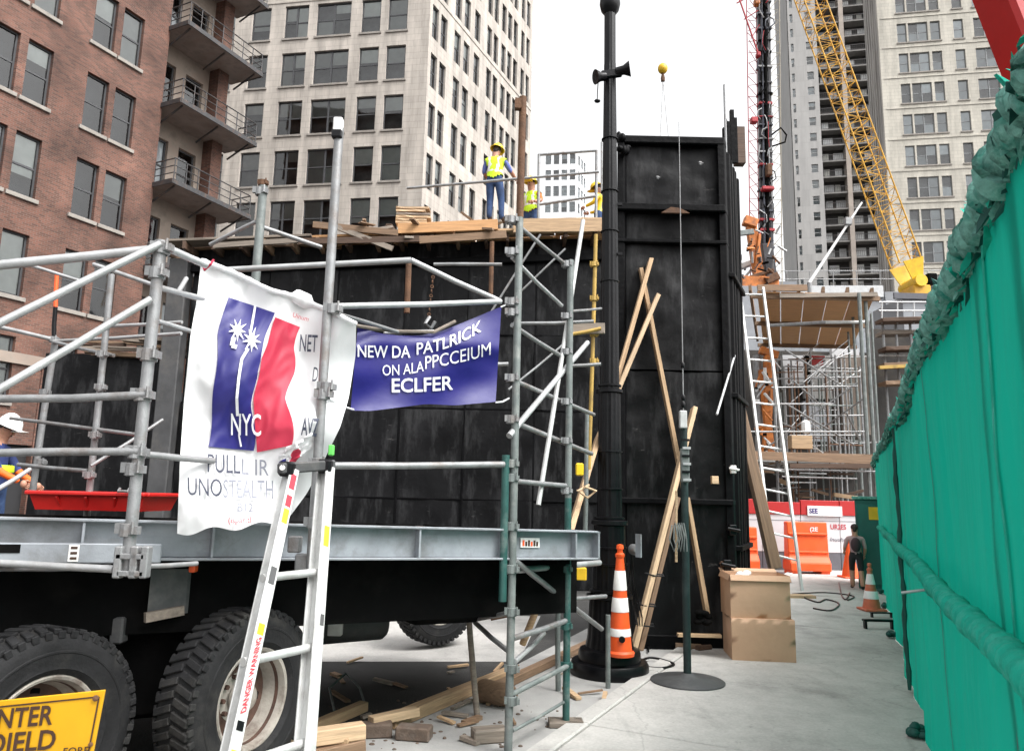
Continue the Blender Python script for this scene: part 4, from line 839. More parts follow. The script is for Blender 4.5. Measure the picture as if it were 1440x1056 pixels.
# lower side box at the left with a dark slot and a paper label
lbx = MB().prism([(X0, -.095), (.72, -.095), (.72, -.072), (X0, -.072)], td, -.215, -.118).build('side_box', 'deck_grey', tk, bevel=.006)
MB().prism([(X0+.3, -.099), (.10, -.099), (.10, -.0955), (X0+.3, -.0955)], td, -.165, -.125).build('slot', 'chassis', lbx)
MB().prism([(.30, -.100), (.345, -.100), (.345, -.0955), (.30, -.0955)], td, -.205, -.125).build('label_plate', 'white_reflect', lbx)
for z in (-.145, -.17, -.195): MB().prism([(.308, -.103), (.337, -.103), (.337, -.1005), (.308, -.1005)], td, z, z+.012).build('label_mark', 'brown_print', lbx)
# white label at the right end of the rail
q0 = PL(731, 757, A0, NB); xq = (q0-A0).dot(UD)
lb2 = MB().prism([(xq, -.010), (xq+.16, -.010), (xq+.16, -.002), (xq, -.002)], td, -.125, -.06).build('maker_plate', 'white_reflect', tk)
for k in range(6): MB().prism([(xq+.015+k*.023, -.013), (xq+.03+k*.023, -.013), (xq+.03+k*.023, -.0105), (xq+.015+k*.023, -.0105)], td, -.115, -.075-.01*(k % 2)).build('plate_mark', 'brown_print' if k % 3 else 'orange_plastic', lb2)
# chassis rails, with a skirt and bulky cases added to keep the underside dark
mb = MB()
MB().prism([(X0, .25), (3.7, .25), (3.7, .5), (X0, .5)], td, -.62, -.06).build('chassis_rail', 'chassis', tk)
MB().prism([(X0, 1.5), (X1, 1.5), (X1, 1.75), (X0, 1.75)], td, -.7, -.06).build('chassis_rail', 'chassis', tk)
MB().prism([(X0, 2.3), (3.3, 2.3), (3.3, 2.45), (X0, 2.45)], td, -.8, -.06).build('far_light_block', 'chassis', tk)
MB().prism([(-.6, .45), (1.55, .45), (1.55, 2.3), (-.6, 2.3)], td, -1.12, -.2).build('axle_dark_filler', 'chassis', tk, bevel=.03)
MB().prism([(2.5, .6), (3.1, .6), (3.1, 2.2), (2.5, 2.2)], td, -.72, -.2).build('underside_filler', 'chassis', tk, bevel=.05)
MB().prism([(3.2, .9), (3.9, .9), (3.9, 2.3), (3.2, 2.3)], td, -.72, -.2).build('underside_filler', 'chassis', tk, bevel=.05)
for x in (.6, 1.75, 2.9, 3.4): MB().prism([(x, .1), (x+.12, .1), (x+.12, 2.35), (x, 2.35)], td, -.25, -.055).build('cross_member', 'chassis', tk)
# mud flap plate between the wheels
fa = P(213, 800, 4.15); fb_ = P(265, 800, 4.3); fz = P(240, 866, 4.2).z; mat('flap_grey', (.06, .06, .062), .6, 0, .3, 6, .1, 40, (.15, .14, .13), .5, 4)
MB().add([fa, fb_, V((fb_.x, fb_.y, fz)), V((fa.x, fa.y, fz))]+[q+V((.01, .02, 0)) for q in (fa, fb_, V((fb_.x, fb_.y, fz)), V((fa.x, fa.y, fz)))], [(0, 1, 2, 3), (7, 6, 5, 4), (0, 1, 5, 4), (1, 2, 6, 5), (2, 3, 7, 6), (3, 0, 4, 7)]).build('mud_flap', 'flap_grey', tk)
MB().beam(V((fa.x, fa.y-.02, fz)), V((fb_.x, fb_.y-.02, fz+.02)), .03, .05).build('flap_bar', 'timber_grey', tk)
MB().beam(P(110, 872, 4.25), P(235, 872, 4.6), .08, .09).build('spring_pack', 'chassis', tk, bevel=.01)
MB().box(P(168, 885, 4.2), (.07, .08, .14)).build('shackle', 'flap_grey', tk, bevel=.01)
MB().box(P(272, 799, 4.2), (.035, .05, .04)).build('marker_lamp', 'orange_plastic', tk, bevel=.006)
MB().box(P(393, 841, 4.75), (.08, .03, .04)).build('marker_lamp', 'rust', tk, bevel=.006)
MB().lathe([(0, 0), (.12, .0), (.14, .03), (.14, .55), (.12, .58), (0, .58)], P(440, 880, 5.9), (uh.x, uh.y, 0), 22).build('air_tank', 'flap_grey', tk, smooth=True)
MB().box(P(472, 876, 5.6), (.1, .06, .17)).build('hinge_plate', 'white_reflect', tk, bevel=.005)
for px, py, y in ((640, 805, 6.6), (690, 815, 6.2), (505, 805, 6.5)): MB().box(P(px, py, y), (.16, .05, .14)).build('tail_lamp', 'red_paint' if px < 650 else 'red_tub', tk, bevel=.01)
# ---- wheels
def wheel(c, ang, label=None, k=.95, kw=.72):
    d = D(ang); ax = V((d.y, -d.x, 0)); c = V(c); R, W = .52, .36
    def sc_(m):
        for n_, v in enumerate(m.v): r = v-c; h_ = ax*r.dot(ax); m.v[n_] = c+(r-h_)*k+h_*kw
        return m
    w_ = MB(); prof = [(.285, .13), (.30, .165), (.318, .178), (.322, .184), (.330, .180), (.36, .188), (.395, .192), (.399, .197), (.408, .197), (.412, .191), (.435, .188), (.465, .175), (.492, .15), (.497, .10), (.497, -.10), (.492, -.15), (.465, -.175), (.36, -.188), (.285, -.13)]
    ty = None
    ty = w_.lathe(prof, c, ax, 56)
    sc_(ty); t_ = ty.build('tyre', 'rubber', tk, smooth=True)
    u = V((0, 0, 1)); a = ax.cross(u).normalized(); lug = MB()
    for k_ in range(46):
        for sgn in (-1, 1):
            th = 2*math.pi*(k_+(.5 if sgn < 0 else 0))/46; r_ = a*math.cos(th)+u*math.sin(th); tg = ax.cross(r_)
            q = c+r_*.500+ax*(sgn*.085); rot = Matrix(((ax+tg*.25*sgn).normalized(), (tg-ax*.25*sgn).normalized(), r_)).transposed(); lug.box(q, (.16, .040, .026), rot)
            q = c+r_*.484+ax*(sgn*.166); lug.box(q, (.026, .036, .04), Matrix((ax, tg, r_)).transposed())
    sc_(lug); lg = lug.build('tread_blocks', 'rubber', t_, bevel=.004); lg['kind'] = 'stuff'
    rm = sc_(MB().lathe([(.288, .125), (.292, .15), (.284, .158), (.270, .15), (.262, .12), (.250, .05), (.235, -.04), (.20, -.06), (.17, -.05), (.15, -.03), (.12, -.025), (0, -.025)], c, ax, 48)).build('rim', 'rim', tk, smooth=True)
    sc_(MB().lathe([(.257, .095), (.2515, .055), (.2365, -.036), (.2355, -.041), (.2, -.057), (.168, -.046), (.152, -.03), (.14, -.025)], c+ax*.002, ax, 48)).build('rusty_shaded_well', 'rim_rust_shade', rm, smooth=True)
    for k_ in range(8):
        th = 2*math.pi*k_/8+.2; q = c+(a*math.cos(th)+u*math.sin(th))*.193+ax*-.054; sc_(MB().lathe([(0, .004), (.026, .004), (.026, -.01)], q, ax, 12)).build('hand_hole', 'chassis', rm)
    sc_(MB().lathe([(.085, .0), (.085, .07), (.07, .10), (.04, .11), (0, .11)], c, ax, 20)).build('hub', 'rim', rm, smooth=True)
    for k_ in range(10):
        th = 2*math.pi*k_/10; q = c+(a*math.cos(th)+u*math.sin(th))*.125; sc_(MB().tube(q-ax*.03, q+ax*.01, .014, 6)).build('wheel_nut', 'rim_rust_shade', rm)
wc2 = P(338, 955, 4.46); wc1 = P(42, 1004, 3.72)
wheel((wc2.x, wc2.y, .50), 24); wheel((wc1.x, wc1.y, .50), 26)
q = P(612, 880, 8.6); wheel((q.x, q.y, .52), 50); q = P(500, 880, 8.0)
# ================================================================== SCAFFOLD
scf = thing('scaffold', 'grey tubular scaffold rising around the truck with ledgers and braces', 'scaffold', P(722, 1056, 5.2))
def T(name, a, ya, b, yb=None, r=.027, m='steel', n=10):
    p = P(*a, ya); q = P(*b, ya if yb is None else yb); r *= .86; md = (p+q)/2+V((R_.uniform(-.006, .006), 0, R_.uniform(-.008, .004))); return MB().path([p, p.lerp(md, .5)+V((0, 0, .001)), md, md.lerp(q, .5), q], r, n).build(name, m, scf, smooth=True)
def coup(px, py, Y, s=1.0, m='steel'):
    s *= .78; c = P(px, py, Y); mb = MB(); mb.lathe([(.026, -.04*s), (.038, -.035*s), (.038, .035*s), (.026, .04*s)], c, n=12); mb.box(c+V((.05*s, -.02*s, 0)), (.05*s, .05*s, .045*s)); mb.box(c+V((-.045*s, -.02*s, .01*s)), (.035*s, .03*s, .06*s)); mb.tube(c+V((.05*s, -.05*s, -.02*s)), c+V((.05*s, -.05*s, .05*s)), .009*s, 6)
    mb.build('coupler', m, scf, bevel=0)
def vert(name, px, py0, py1, Y, r=.03, m='steel'):
    b = P(px, py1, Y); t = P(px, py0, Y); return MB().tube(b, V((b.x, b.y, t.z)), r, 14).build(name, m, scf, smooth=True)
L1Y, L2Y, AY, BY = 3.45, 4.15, 5.15, 5.8
v1 = vert('standard', 178, 338, 805, L1Y, .0275); vert('standard', 437, 180, 800, L2Y, .027)
for px, py in ((228, 350), (221, 385), (210, 500), (201, 556), (193, 636), (188, 660), (180, 745)): coup(px, py, L1Y)
for px, py in ((468, 435), (459, 545), (455, 555), (447, 652), (441, 735)): coup(px, py, L2Y)
cp = P(477, 182, L2Y); MB().box(cp+V((-.005, -.005, .02)), (.055, .05, .09)).build('standard_cap', 'white_reflect', scf, bevel=.006); MB().box(cp+V((-.005, -.02, -.045)), (.06, .05, .05)).build('cap_clamp', 'black_paint', scf, bevel=.006)
# ledgers and braces at the left
T('ledger', (-20, 375), 3.30, (226, 350), 3.45, .026, 'steel_bright'); T('brace', (226, 343), 3.42, (-10, 459), 3.1, .021, 'steel_bright'); T('brace', (212, 421), 3.40, (-10, 553), 3.05, .021, 'steel_bright')
T('ledger', (-10, 561), 3.36, (206, 555), 3.43, .022); T('ledger', (-10, 637), 3.36, (196, 635), 3.43, .022); T('ledger', (194, 638), 3.5, (300, 648), 3.9, .02); T('ledger', (232, 348), 3.47, (290, 373), 3.7, .022, 'steel_bright')
T('ledger', (-10, 791), 3.5, (160, 800), 3.45, .02, 'steel_bright'); T('ledger', (-10, 800), 3.7, (155, 797), 3.55, .014); T('ledger', (190, 797), 3.5, (277, 792), 3.8, .014)
for px in (168, 190, 205): MB().box(P(px, 790, 3.42), (.035, .05, .14)).build('base_clamp', 'steel', scf, bevel=.006)
MB().box(P(186, 782, 3.42), (.13, .05, .025)).build('base_clamp', 'steel', scf, bevel=.004); MB().box(P(186, 806, 3.42), (.12, .05, .025)).build('base_clamp', 'steel', scf, bevel=.004)
T('brace', (-10, 692), 4.6, (42, 660), 4.9, .018, 'steel_bright')
for px, py in ((415, 765), (425, 790), (450, 770)): MB().box(P(px, py, L2Y+.08), (.07, .06, .09)).build('base_clamp', 'steel', scf, bevel=.008)
# back row on the truck deck
T('standard', (157, 386), 5.9, (122, 726), 5.9, .03); T('standard', (78, 478), 6.5, (46, 690), 6.5, .032); T('lamp_pole', (80, 385), 6.5, (78, 432), 6.5, .02, 'orange_plastic'); T('lamp_pole', (78, 432), 6.5, (76, 480), 6.5, .022, 'black_paint')
T('ledger', (45, 374), 5.9, (112, 395), 5.9, .016, 'steel_bright'); T('ledger', (132, 372), 5.8, (290, 425), 5.4, .02, 'steel_bright'); T('ledger', (-10, 458), 6.4, (72, 477), 6.4, .022, 'steel_bright'); T('ledger', (76, 480), 6.4, (255, 469), 6.0, .018, 'steel_bright'); T('ledger', (76, 481), 6.3, (160, 500), 5.9, .018)
T('ledger', (150, 459), 5.9, (256, 453), 5.7, .017, 'steel_bright'); T('ledger', (15, 588), 6.4, (192, 611), 5.7, .018); T('ledger', (26, 653), 6.4, (124, 662), 5.9, .02); T('brace', (128, 655), 5.8, (229, 590), 6.2, .016); T('ledger', (222, 452), 3.6, (275, 468), 3.9, .014, 'steel_bright'); T('ledger', (225, 405), 3.55, (285, 420), 3.9, .018, 'steel_bright')
for px, py, y in ((142, 545, 5.85), (134, 612, 5.85), (126, 668, 5.85), (144, 498, 5.85), (64, 552, 6.45), (76, 478, 6.45), (58, 650, 6.45)): coup(px, py, y, .9)
T('brace', (250, 412), 4.1, (262, 392), 4.3, .016, 'steel_bright')
# middle back standard with its two braces
vert('standard', 359, 262, 400, 5.6, .034, 'steel_greygreen'); T('brace', (360, 312), 5.6, (296, 344), 5.9, .02, 'steel_bright'); T('brace', (364, 318), 5.6, (452, 348), 5.9, .022); coup(366, 270, 5.6, 1.1); coup(370, 258, 5.6, .8, 'rust')
T('ledger', (297, 381), 4.9, (578, 366), 4.9, .024, 'steel_bright'); T('ledger', (578, 366), 4.9, (700, 422), 5.15, .022, 'steel_bright'); T('ledger', (610, 372), 5.6, (706, 372), 5.6, .016); T('ledger', (462, 431), 4.2, (704, 424), 5.1, .022, 'steel_bright'); T('ledger', (400, 655), 4.12, (708, 653), 5.1, .026); T('ledger', (462, 438), 4.25, (560, 467), 4.7, .014); T('ledger', (540, 468), 4.8, (610, 466), 5.0, .014, 'steel_bright')
T('standard', (575, 368), 5.5, (572, 440), 5.5, .026, 'rust')
# right-hand pair of standards
pa = G(722, 1056); AX = P(718, 900, AY); vA = MB().tube(V((AX.x, AY, 0)), V((AX.x, AY, P(718, 300, AY).z)), .027, 16).build('standard', 'steel_greygreen', scf, smooth=True)
up_ = MB().tube(V((AX.x, AY, P(718, 306, AY).z)), V((AX.x+.005, AY, P(727, 137, AY).z)), .028, 14).build('standard', 'rust', scf, smooth=True)
MB().box(V((AX.x-.03, AY-.03, P(726, 150, AY).z)), (.05, .05, .08)).build('coupler', 'rust', scf)
MB().tube(V((AX.x-.06, AY-.02, P(713, 845, AY).z)), V((AX.x-.06, AY-.02, P(713, 640, AY).z)), .027, 12).build('jack_tube', 'steel_green', scf, smooth=True)
BX = P(797, 900, BY); MB().tube(V((BX.x, BY, .03)), V((BX.x, BY, P(797, 700, BY).z)), .027, 14).build('standard', 'steel_green', scf, smooth=True); MB().tube(V((BX.x, BY, P(797, 700, BY).z)), V((BX.x, BY, P(795, 366, BY).z)), .0265, 14).build('standard', 'steel_greygreen', scf, smooth=True)
bp_ = G(797, 1022); MB().box(V((BX.x, BY, .025)), (.26, .16, .04)).build('sole_plate', 'timber_grey', scf, bevel=.006)
for py in (310, 355, 425, 440, 532, 590, 652, 672, 740, 800, 860, 940, 985): coup(719, py, AY, .95, 'steel_greygreen' if py > 600 else 'steel')
for py in (372, 445, 495, 565, 620, 690, 765, 800, 880, 935): coup(796, py, BY, .85, 'steel_green' if py > 700 else 'steel')
def AB(pa_, pb_, r=.022, m='steel', name='ledger'): return T(name, pa_, AY, pb_, BY, r, m)
AB((722, 312), (795, 372), .018, name='brace'); AB((720, 362), (790, 430), .018, 'steel_bright', 'brace'); T('ledger', (720, 457), AY, (788, 500), BY, .02); T('ledger', (718, 533), AY, (835, 583), 6.4, .02, 'steel'); T('ledger', (718, 592), AY, (832, 638), 6.4, .022); AB((716, 676), (797, 683), .022)
T('brace', (716, 613), AY-.05, (826, 482), 6.2, .026, 'steel_bright'); T('brace', (820, 310), 6.1, (757, 710), 5.5, .022, 'aluminium'); T('brace', (760, 330), 7.5, (690, 440), 7.5, .014); T('brace', (715, 548), 6.4, (795, 482), 6.6, .012); T('brace', (795, 350), 7, (722, 420), 7, .012)
T('ledger', (802, 438), BY, (845, 434), 6.6, .014); T('ledger', (722, 455), 6.4, (835, 452), 6.4, .018); T('ledger', (800, 515), 6.4, (845, 512), 6.4, .018); T('ledger', (690, 512), 6.5, (715, 512), 6.5, .022, 'steel_bright')
# yellow back standard near the lamp post
T('standard', (838, 330), 6.9, (828, 660), 6.9, .022, 'yellow_pole' if mat('yellow_pole', (.42, .27, .06), .6, 0, .25, 6, .05, 50, (.2, .13, .06), .5, 4) else ''); T('standard', (826, 580), 6.9, (823, 745), 6.9, .026, 'steel_greygreen')
for py in (372, 420, 470, 508): coup(835, py, 6.9, .8, 'yellow_pole')
T('ledger', (800, 471), 6.8, (845, 462), 6.8, .02, 'yellow_pole'); plank('toe_board', P(800, 462, 6.85), P(850, 462, 6.85), .04, .1, 'timber_grey', parent=scf)
MB().box(P(815, 660, 6.7), (.07, .05, .11)).build('hook_tag', 'hat_yellow', scf, bevel=.01)
mb = MB(); mb.path([P(828, 682, 6.7), P(812, 690, 6.6), P(826, 700, 6.7), P(838, 690, 6.7), P(822, 684, 6.62)], .012, 6).build('rope_knot', 'timber_pale', scf)
# below deck level
T('ledger', (708, 803), AY, (843, 791), 6.6, .028, 'steel_bright'); T('brace', (724, 788), AY, (846, 884), 6.7, .024); AB((714, 979), (800, 935), .022, 'steel_greygreen'); AB((721, 897), (797, 872), .024, 'steel'); AB((724, 930), (765, 890), .02, 'steel_bright', 'brace'); AB((721, 1027), (794, 986), .014, 'steel_greygreen')
T('standard', (654, 790), 6.05, (671, 1006), 6.0, .028, 'timber_grey'); T('ledger', (658, 873), 6.05, (714, 862), 5.3, .02); T('brace', (668, 875), 6.05, (716, 916), 5.3, .022); T('standard', (785, 840), 6.8, (785, 972), 6.8, .028, 'steel_greygreen'); T('brace', (765, 830), 7.2, (735, 905), 7.4, .04, 'timber'); T('ledger', (690, 870), 7.4, (790, 850), 7.4, .02, 'rust')
T('ledger', (800, 843), 6.6, (852, 838), 7.0, .022); MB().box(P(805, 806, 7.2), (.26, .1, .12)).build('tool_box', 'yellow_paint', scf, bevel=.01); MB().box(P(788, 820, 6.7), (.07, .06, .08)).build('clamp_knob', 'yellow_pole', scf, bevel=.01)
for py, y in ((820, 6.05), (860, 6.05), (800, 6.05)): coup(657, py, y, .9, 'rust')
# ================================================================== LADDER
def lad(px, py, Y): return P(px, py, Y)
lt, lb_ = lad(406, 664, 3.78), lad(319, 1056, 3.05); rt_, rb_ = lad(459, 660, 4.02), lad(429, 1056, 3.33)
def ext(a, b, z): d = (b-a); return a+d*((z-a.z)/d.z)
lg_, rg_ = ext(lt, lb_, .02), ext(rt_, rb_, .02)
ldr = thing('ladder', 'white aluminium ladder leaning on the scaffold with warning stickers', 'ladder', (lg_+rg_)/2)
ldx = (rt_-lt).normalized()
lnv = (lt-lg_).cross(rg_-lg_).normalized(); lnv = lnv if lnv.y < 0 else -lnv
def stile(a, b, sgn):
    mb = MB(); mb.beam(a, b, .012, .085, lnv, 0); x = (b-a).normalized(); side = ldx*sgn
    for k in (-1, 1): mb.beam(a+lnv*(.037*k)+side*-.015, b+lnv*(.037*k)+side*-.015, .04, .010, lnv)
    mb.beam(a+lnv*.043+side*-.006, b+lnv*.043+side*-.006, .052, .008, lnv); return mb.build('stile', 'aluminium', ldr, bevel=.002)
sL = stile(lg_, lt, -1); sR = stile(rg_, rt_, 1)
for py in (722, 812, 915, 1032, 1180):
    a = ext(lt, lb_, P(0 if False else 380, py, 3.45).z); b = ext(rt_, rb_, a.z); 
    if a.z < .1: continue
    if py > 800: MB().tube(a-ldx*.02, b+ldx*.02, .019, 12).build('rung', 'aluminium', ldr, smooth=True)
for z in (.22,):
    a = ext(lt, lb_, z); b = ext(rt_, rb_, z); MB().tube(a, b, .019, 12).build('rung', 'aluminium', ldr, smooth=True)
MB().beam(lt-ldx*.05+V((0, -.03, .02)), rt_+ldx*.06+V((0, -.03, .02)), .05, .055).build('top_bar', 'flap_grey', ldr, bevel=.008)
for q in (lt, rt_): MB().box(q+V((0, -.02, .015)), (.075, .09, .075)).build('rubber_cap', 'black_paint', ldr, bevel=.012)
MB().lathe([(0, 0), (.014, 0), (.014, .012), (0, .014)], lt+V((-.01, -.07, .02)), (0, -1, 0), 10).build('bolt', 'white_reflect', ldr)
mat('sticker_red', (.62, .02, .04), .5); mat('sticker_yellow', (.85, .65, .01), .5); mat('sticker_green', (.12, .55, .10), .5)
dL = (lt-lg_).normalized(); LLn = (lt-lg_).length
def stick(z0, z1, w, m, name='sticker', off=0.0, side='L'):
    A, B = (lg_, lt) if side == 'L' else (rg_, rt_); sg = -1 if side == 'L' else 1
    a = A+(B-A)*((z0-A.z)/(B.z-A.z))+lnv*.0485+ldx*(.006*-sg*1.0+off); b = A+(B-A)*((z1-A.z)/(B.z-A.z))+lnv*.0485+ldx*(.006*-sg+off)
    return MB().beam(a, b, w, .002, lnv).build(name, m, ldr)
def zpx(py): return ext(lt, lb_, 0) and P(370, py, 3.45).z
for y0, y1, m in ((670, 692, 'sticker_red'), (702, 718, 'sticker_red'), (722, 742, 'sticker_yellow'), (803, 825, 'flap_grey'), (985, 995, 'black_paint'), (1015, 1030, 'sticker_yellow'), (1032, 1040, 'black_paint'), (1040, 1056, 'sticker_yellow'), (875, 888, 'sticker_yellow')): stick(zpx(y1), zpx(y0), .030, m)
stick(zpx(778), zpx(748), .03, 'sticker_yellow', side='R'); stick(zpx(890), zpx(875), .02, 'flap_grey', side='R', off=.01)
# red lettering running up the left stile
za, zb_ = zpx(976), zpx(892)
A = ext(lt, lb_, za); B = ext(lt, lb_, zb_)
tx = MB(); lettering(tx, 'DANGER WARNING', lambda u, v: A+(B-A)*u+lnv*.05-ldx*((v-.5)*.028-.006), .02); tx.build('lettering', 'sticker_red', ldr)
MB().box(P(466, 633, 4.05), (.03, .03, .06)).build('clamp_grip', 'sticker_green', scf, bevel=.006)
# ================================================================== BANNERS
cloth('banner_white', (.84, .84, .85), .6, .22, .1, 14, .03); cloth('banner_blue', (.014, .011, .15), .45, .12, .1, 14, .1)
cloth('print_blue', (.016, .014, .15), .5, .1, .05, 14, .1); cloth('print_red', (.50, .028, .065), .55, .15, .05, 14, .12); cloth('print_white', (.78, .78, .79), .6, .1, .05, 14, .03)
mat('print_ink', (.05, .055, .085), .6); mat('print_ink_pale', (.20, .21, .25), .6); mat('print_ink_red', (.45, .05, .07), .6)
def lerp(tab, x):
    for (a, va), (b, vb) in zip(tab, tab[1:]):
        if x <= b: return va+(vb-va)*max(0, (x-a)/(b-a))
    return tab[-1][1]
def smooth_lerp(tab, x): return (lerp(tab, x-6)+lerp(tab, x)*2+lerp(tab, x+6))/4
def wY(px, py):      # how far away the sheet hangs, with its folds
    t = (px-260)/240; e = 3.86+.46*t
    e += .050*math.sin((px+py*.45)*.052)*(.35+.7*t)+.042*math.sin((px*.7-py)*.030+1)+.03*nz(px*.03, py*.012, 2)+.018*abs(nz(px*.05+py*.03, py*.02-px*.02, 6))
    e += .05*max(0, (px-330)/170)*math.sin(py*.045+px*.02)+.10*max(0, (py-600)/150)*max(0, (px-360)/80)**1.3
    return e
wl = [(365, 283), (420, 277), (470, 268), (560, 259), (650, 253), (752, 249)]; wr = [(445, 501), (500, 500), (560, 490), (600, 478), (640, 458), (690, 432), (735, 398), (752, 380)]
wt = [(249, 366), (283, 366), (330, 384), (380, 408), (420, 418), (440, 428), (470, 440), (501, 456)]; wb_ = [(249, 748), (290, 757), (330, 752), (365, 742), (400, 733), (440, 690), (470, 620), (501, 470)]
def wpx(u, v):
    # u across, v from top to bottom, in the photograph's measure
    yl = 366+(750-366)*v; xl_ = smooth_lerp(wl, yl); yr = 456+(735-456)*v; xr_ = smooth_lerp(wr, yr)
    px = xl_+(xr_-xl_)*u; top = smooth_lerp(wt, 283+(501-283)*u); bl = 750-15*u+4*math.sin(u*14)
    py = top+(bl-top)*v; return px, py
wbn = thing('white_banner', 'large white banner with blue and red emblem tied to the scaffold', 'banner', P(375, 750, 4.1))
mb = MB(); mb.grid(lambda u, v: (lambda q: P(q[0], q[1], wY(*q)))(wpx(u, v)), 56, 64); mb.build('cloth', 'banner_white', wbn, smooth=180)
def WP(px, py, off=.014): return P(px, py, wY(px, py)-off)
def patch(poly_l, poly_r, y0, y1, m, name, off=.012, nu=22, nv=40, par=None):
    mb = MB()
    def f(u, v):
        y = y0+(y1-y0)*v; wv_ = 3.0*math.sin(y*.065); a, b = lerp(poly_l, y)+wv_*.5, lerp(poly_r, y)+wv_; return WP(a+(b-a)*u, y+(u-.0)*lerp([(y0, f.sl), (y1, f.sl2)], y), off)
    f.sl, f.sl2 = patch.sl; return mb.grid(f, nu, nv).build(name, m, wbn, smooth=180)
patch.sl = (22, 6); patch([(418, 320), (470, 307), (560, 300), (630, 293)], [(418, 384), (470, 372), (505, 360), (560, 356), (640, 357)], 418, 628, 'print_blue', 'blue_panel')
patch.sl = (14, -10); patch([(446, 388), (480, 378), (505, 366), (530, 364), (560, 358), (600, 357), (636, 362)], [(446, 424), (480, 414), (520, 412), (560, 404), (600, 409), (625, 412)], 446, 636, 'print_red', 'red_panel')
# white flowers on stems printed over the blue
pr = MB()
def star(cx, cy, s, k0):
    pts = []
    for k in range(18):
        a = 2*math.pi*k/18+k0; r = s*(1.0 if k % 2 == 0 else .36)*(.75+.5*abs(nz(k*1.7, k0))); pts.append((cx+r*math.cos(a), cy+1.25*r*math.sin(a)))
    n = len(pr.v); pr.add([WP(cx, cy, .024)]+[WP(x, y, .024) for x, y in pts], [(0, 1+k, 1+(k+1) % 18) for k in range(18)])
star(334, 464, 16, .2); star(354, 478, 17, .9)
def strokeb(mbx, pts, w, off=.022):
    for (x0, y0), (x1, y1) in zip(pts, pts[1:]):
        d = math.hypot(x1-x0, y1-y0); nx, ny = -(y1-y0)/d*w, (x1-x0)/d*w; n = max(1, int(d/6))
        for i in range(n):
            a, b = i/n, (i+1)/n; xa, ya, xb, yb = x0+(x1-x0)*a, y0+(y1-y0)*a, x0+(x1-x0)*b, y0+(y1-y0)*b
            mbx.add([WP(xa-nx, ya-ny, off), WP(xa+nx, ya+ny, off), WP(xb+nx, yb+ny, off), WP(xb-nx, yb-ny, off)], [(0, 1, 2, 3)])
strokeb(pr, [(329, 474), (326, 486), (333, 488)], 3); strokeb(pr, [(349, 490), (340, 505), (336, 530), (333, 560), (334, 585)], 2.0); strokeb(pr, [(359, 430), (352, 470), (355, 488)], 1.6); strokeb(pr, [(338, 590), (336, 612), (339, 628)], 1.2)
def wtext(s, x0, y0, w_, h_, slope=0.0, m=None, bold=0.0, shear=0.0, mbx=None, off=.026):
    lettering(mbx, s, lambda u, v: WP(x0+w_*u, y0+slope*w_*u-h_*v, off), bold, shear, .12)
wtext('NYC', 325, 612, 42, 31, .03, bold=.008, mbx=pr); pr.build('white_print', 'print_white', wbn)
for nm_, mm_, a_ in (('lettering', 'print_ink', ('PULL', 292, 664, 46, 26, .05, None, .004)), ('lettering', 'print_ink', ('UNO', 264, 696, 48, 25, .05)), ('lettering', 'print_ink', ('NET', 421, 494, 26, 24, .05, None, .01, .15)), ('lettering', 'print_ink', ('DI', 439, 536, 12, 20, .1, None, 0, .3)), ('lettering', 'print_ink', ('AVZ', 423, 612, 26, 26, .1, None, .02, .2)),
                     ('faded_lettering', 'print_ink_pale', ('L IR', 340, 667, 38, 22, .05)), ('faded_lettering', 'print_ink_pale', ('STEALTH', 314, 700, 70, 26, .02)), ('faded_lettering', 'print_ink_pale', ('B12', 334, 719, 22, 12, .05, None, .01)), ('red_lettering', 'print_ink_red', ('(ispar.tl', 321, 738, 32, 11, -.02, None, .01)), ('red_lettering', 'print_ink_red', ('Uinum', 412, 446, 22, 7, .3, None, 0, .3))):
    ik = MB(); wtext(*a_, mbx=ik); ik.build(nm_, mm_, wbn)
# rolled and tied hem along the top, torn lower corner
hp_ = []; hr = []
for i in range(40):
    u = i/39; q = wpx(u, .0); hp_.append(P(q[0], q[1], wY(*q)-.01)+V((0, 0, .004*nz(i*.7)))); hr.append(.014+.010*abs(nz(i*.45, 3))+(.03 if 24 <= i <= 27 else 0))
MB().path(hp_, hr, 8).build('rolled_hem', 'banner_white', wbn, smooth=180)
mb = MB(); mb.grid(lambda u, v: WP(392+46*u+6*nz(u*5, v*4), 664-30*u-26*(1-v)+5*nz(u*4, v*6, 3), .02+.05*abs(nz(u*5, v*5, 9))), 16, 14)
for n_ in range(len(mb.m)): mb.m[n_] = 1 if 5 < n_ % 16 < 10 and n_ > 90 else (2 if n_ % 16 < 3 and n_ > 120 else 0)
mb.build('crumpled_corner', ['banner_white', 'print_red', 'print_blue'], wbn, smooth=180)
MB().path([P(283, 366, 3.84), P(288, 380, 3.82), P(296, 372, 3.8), P(300, 366, 3.85)], .007, 6).build('tie', 'print_red', wbn)
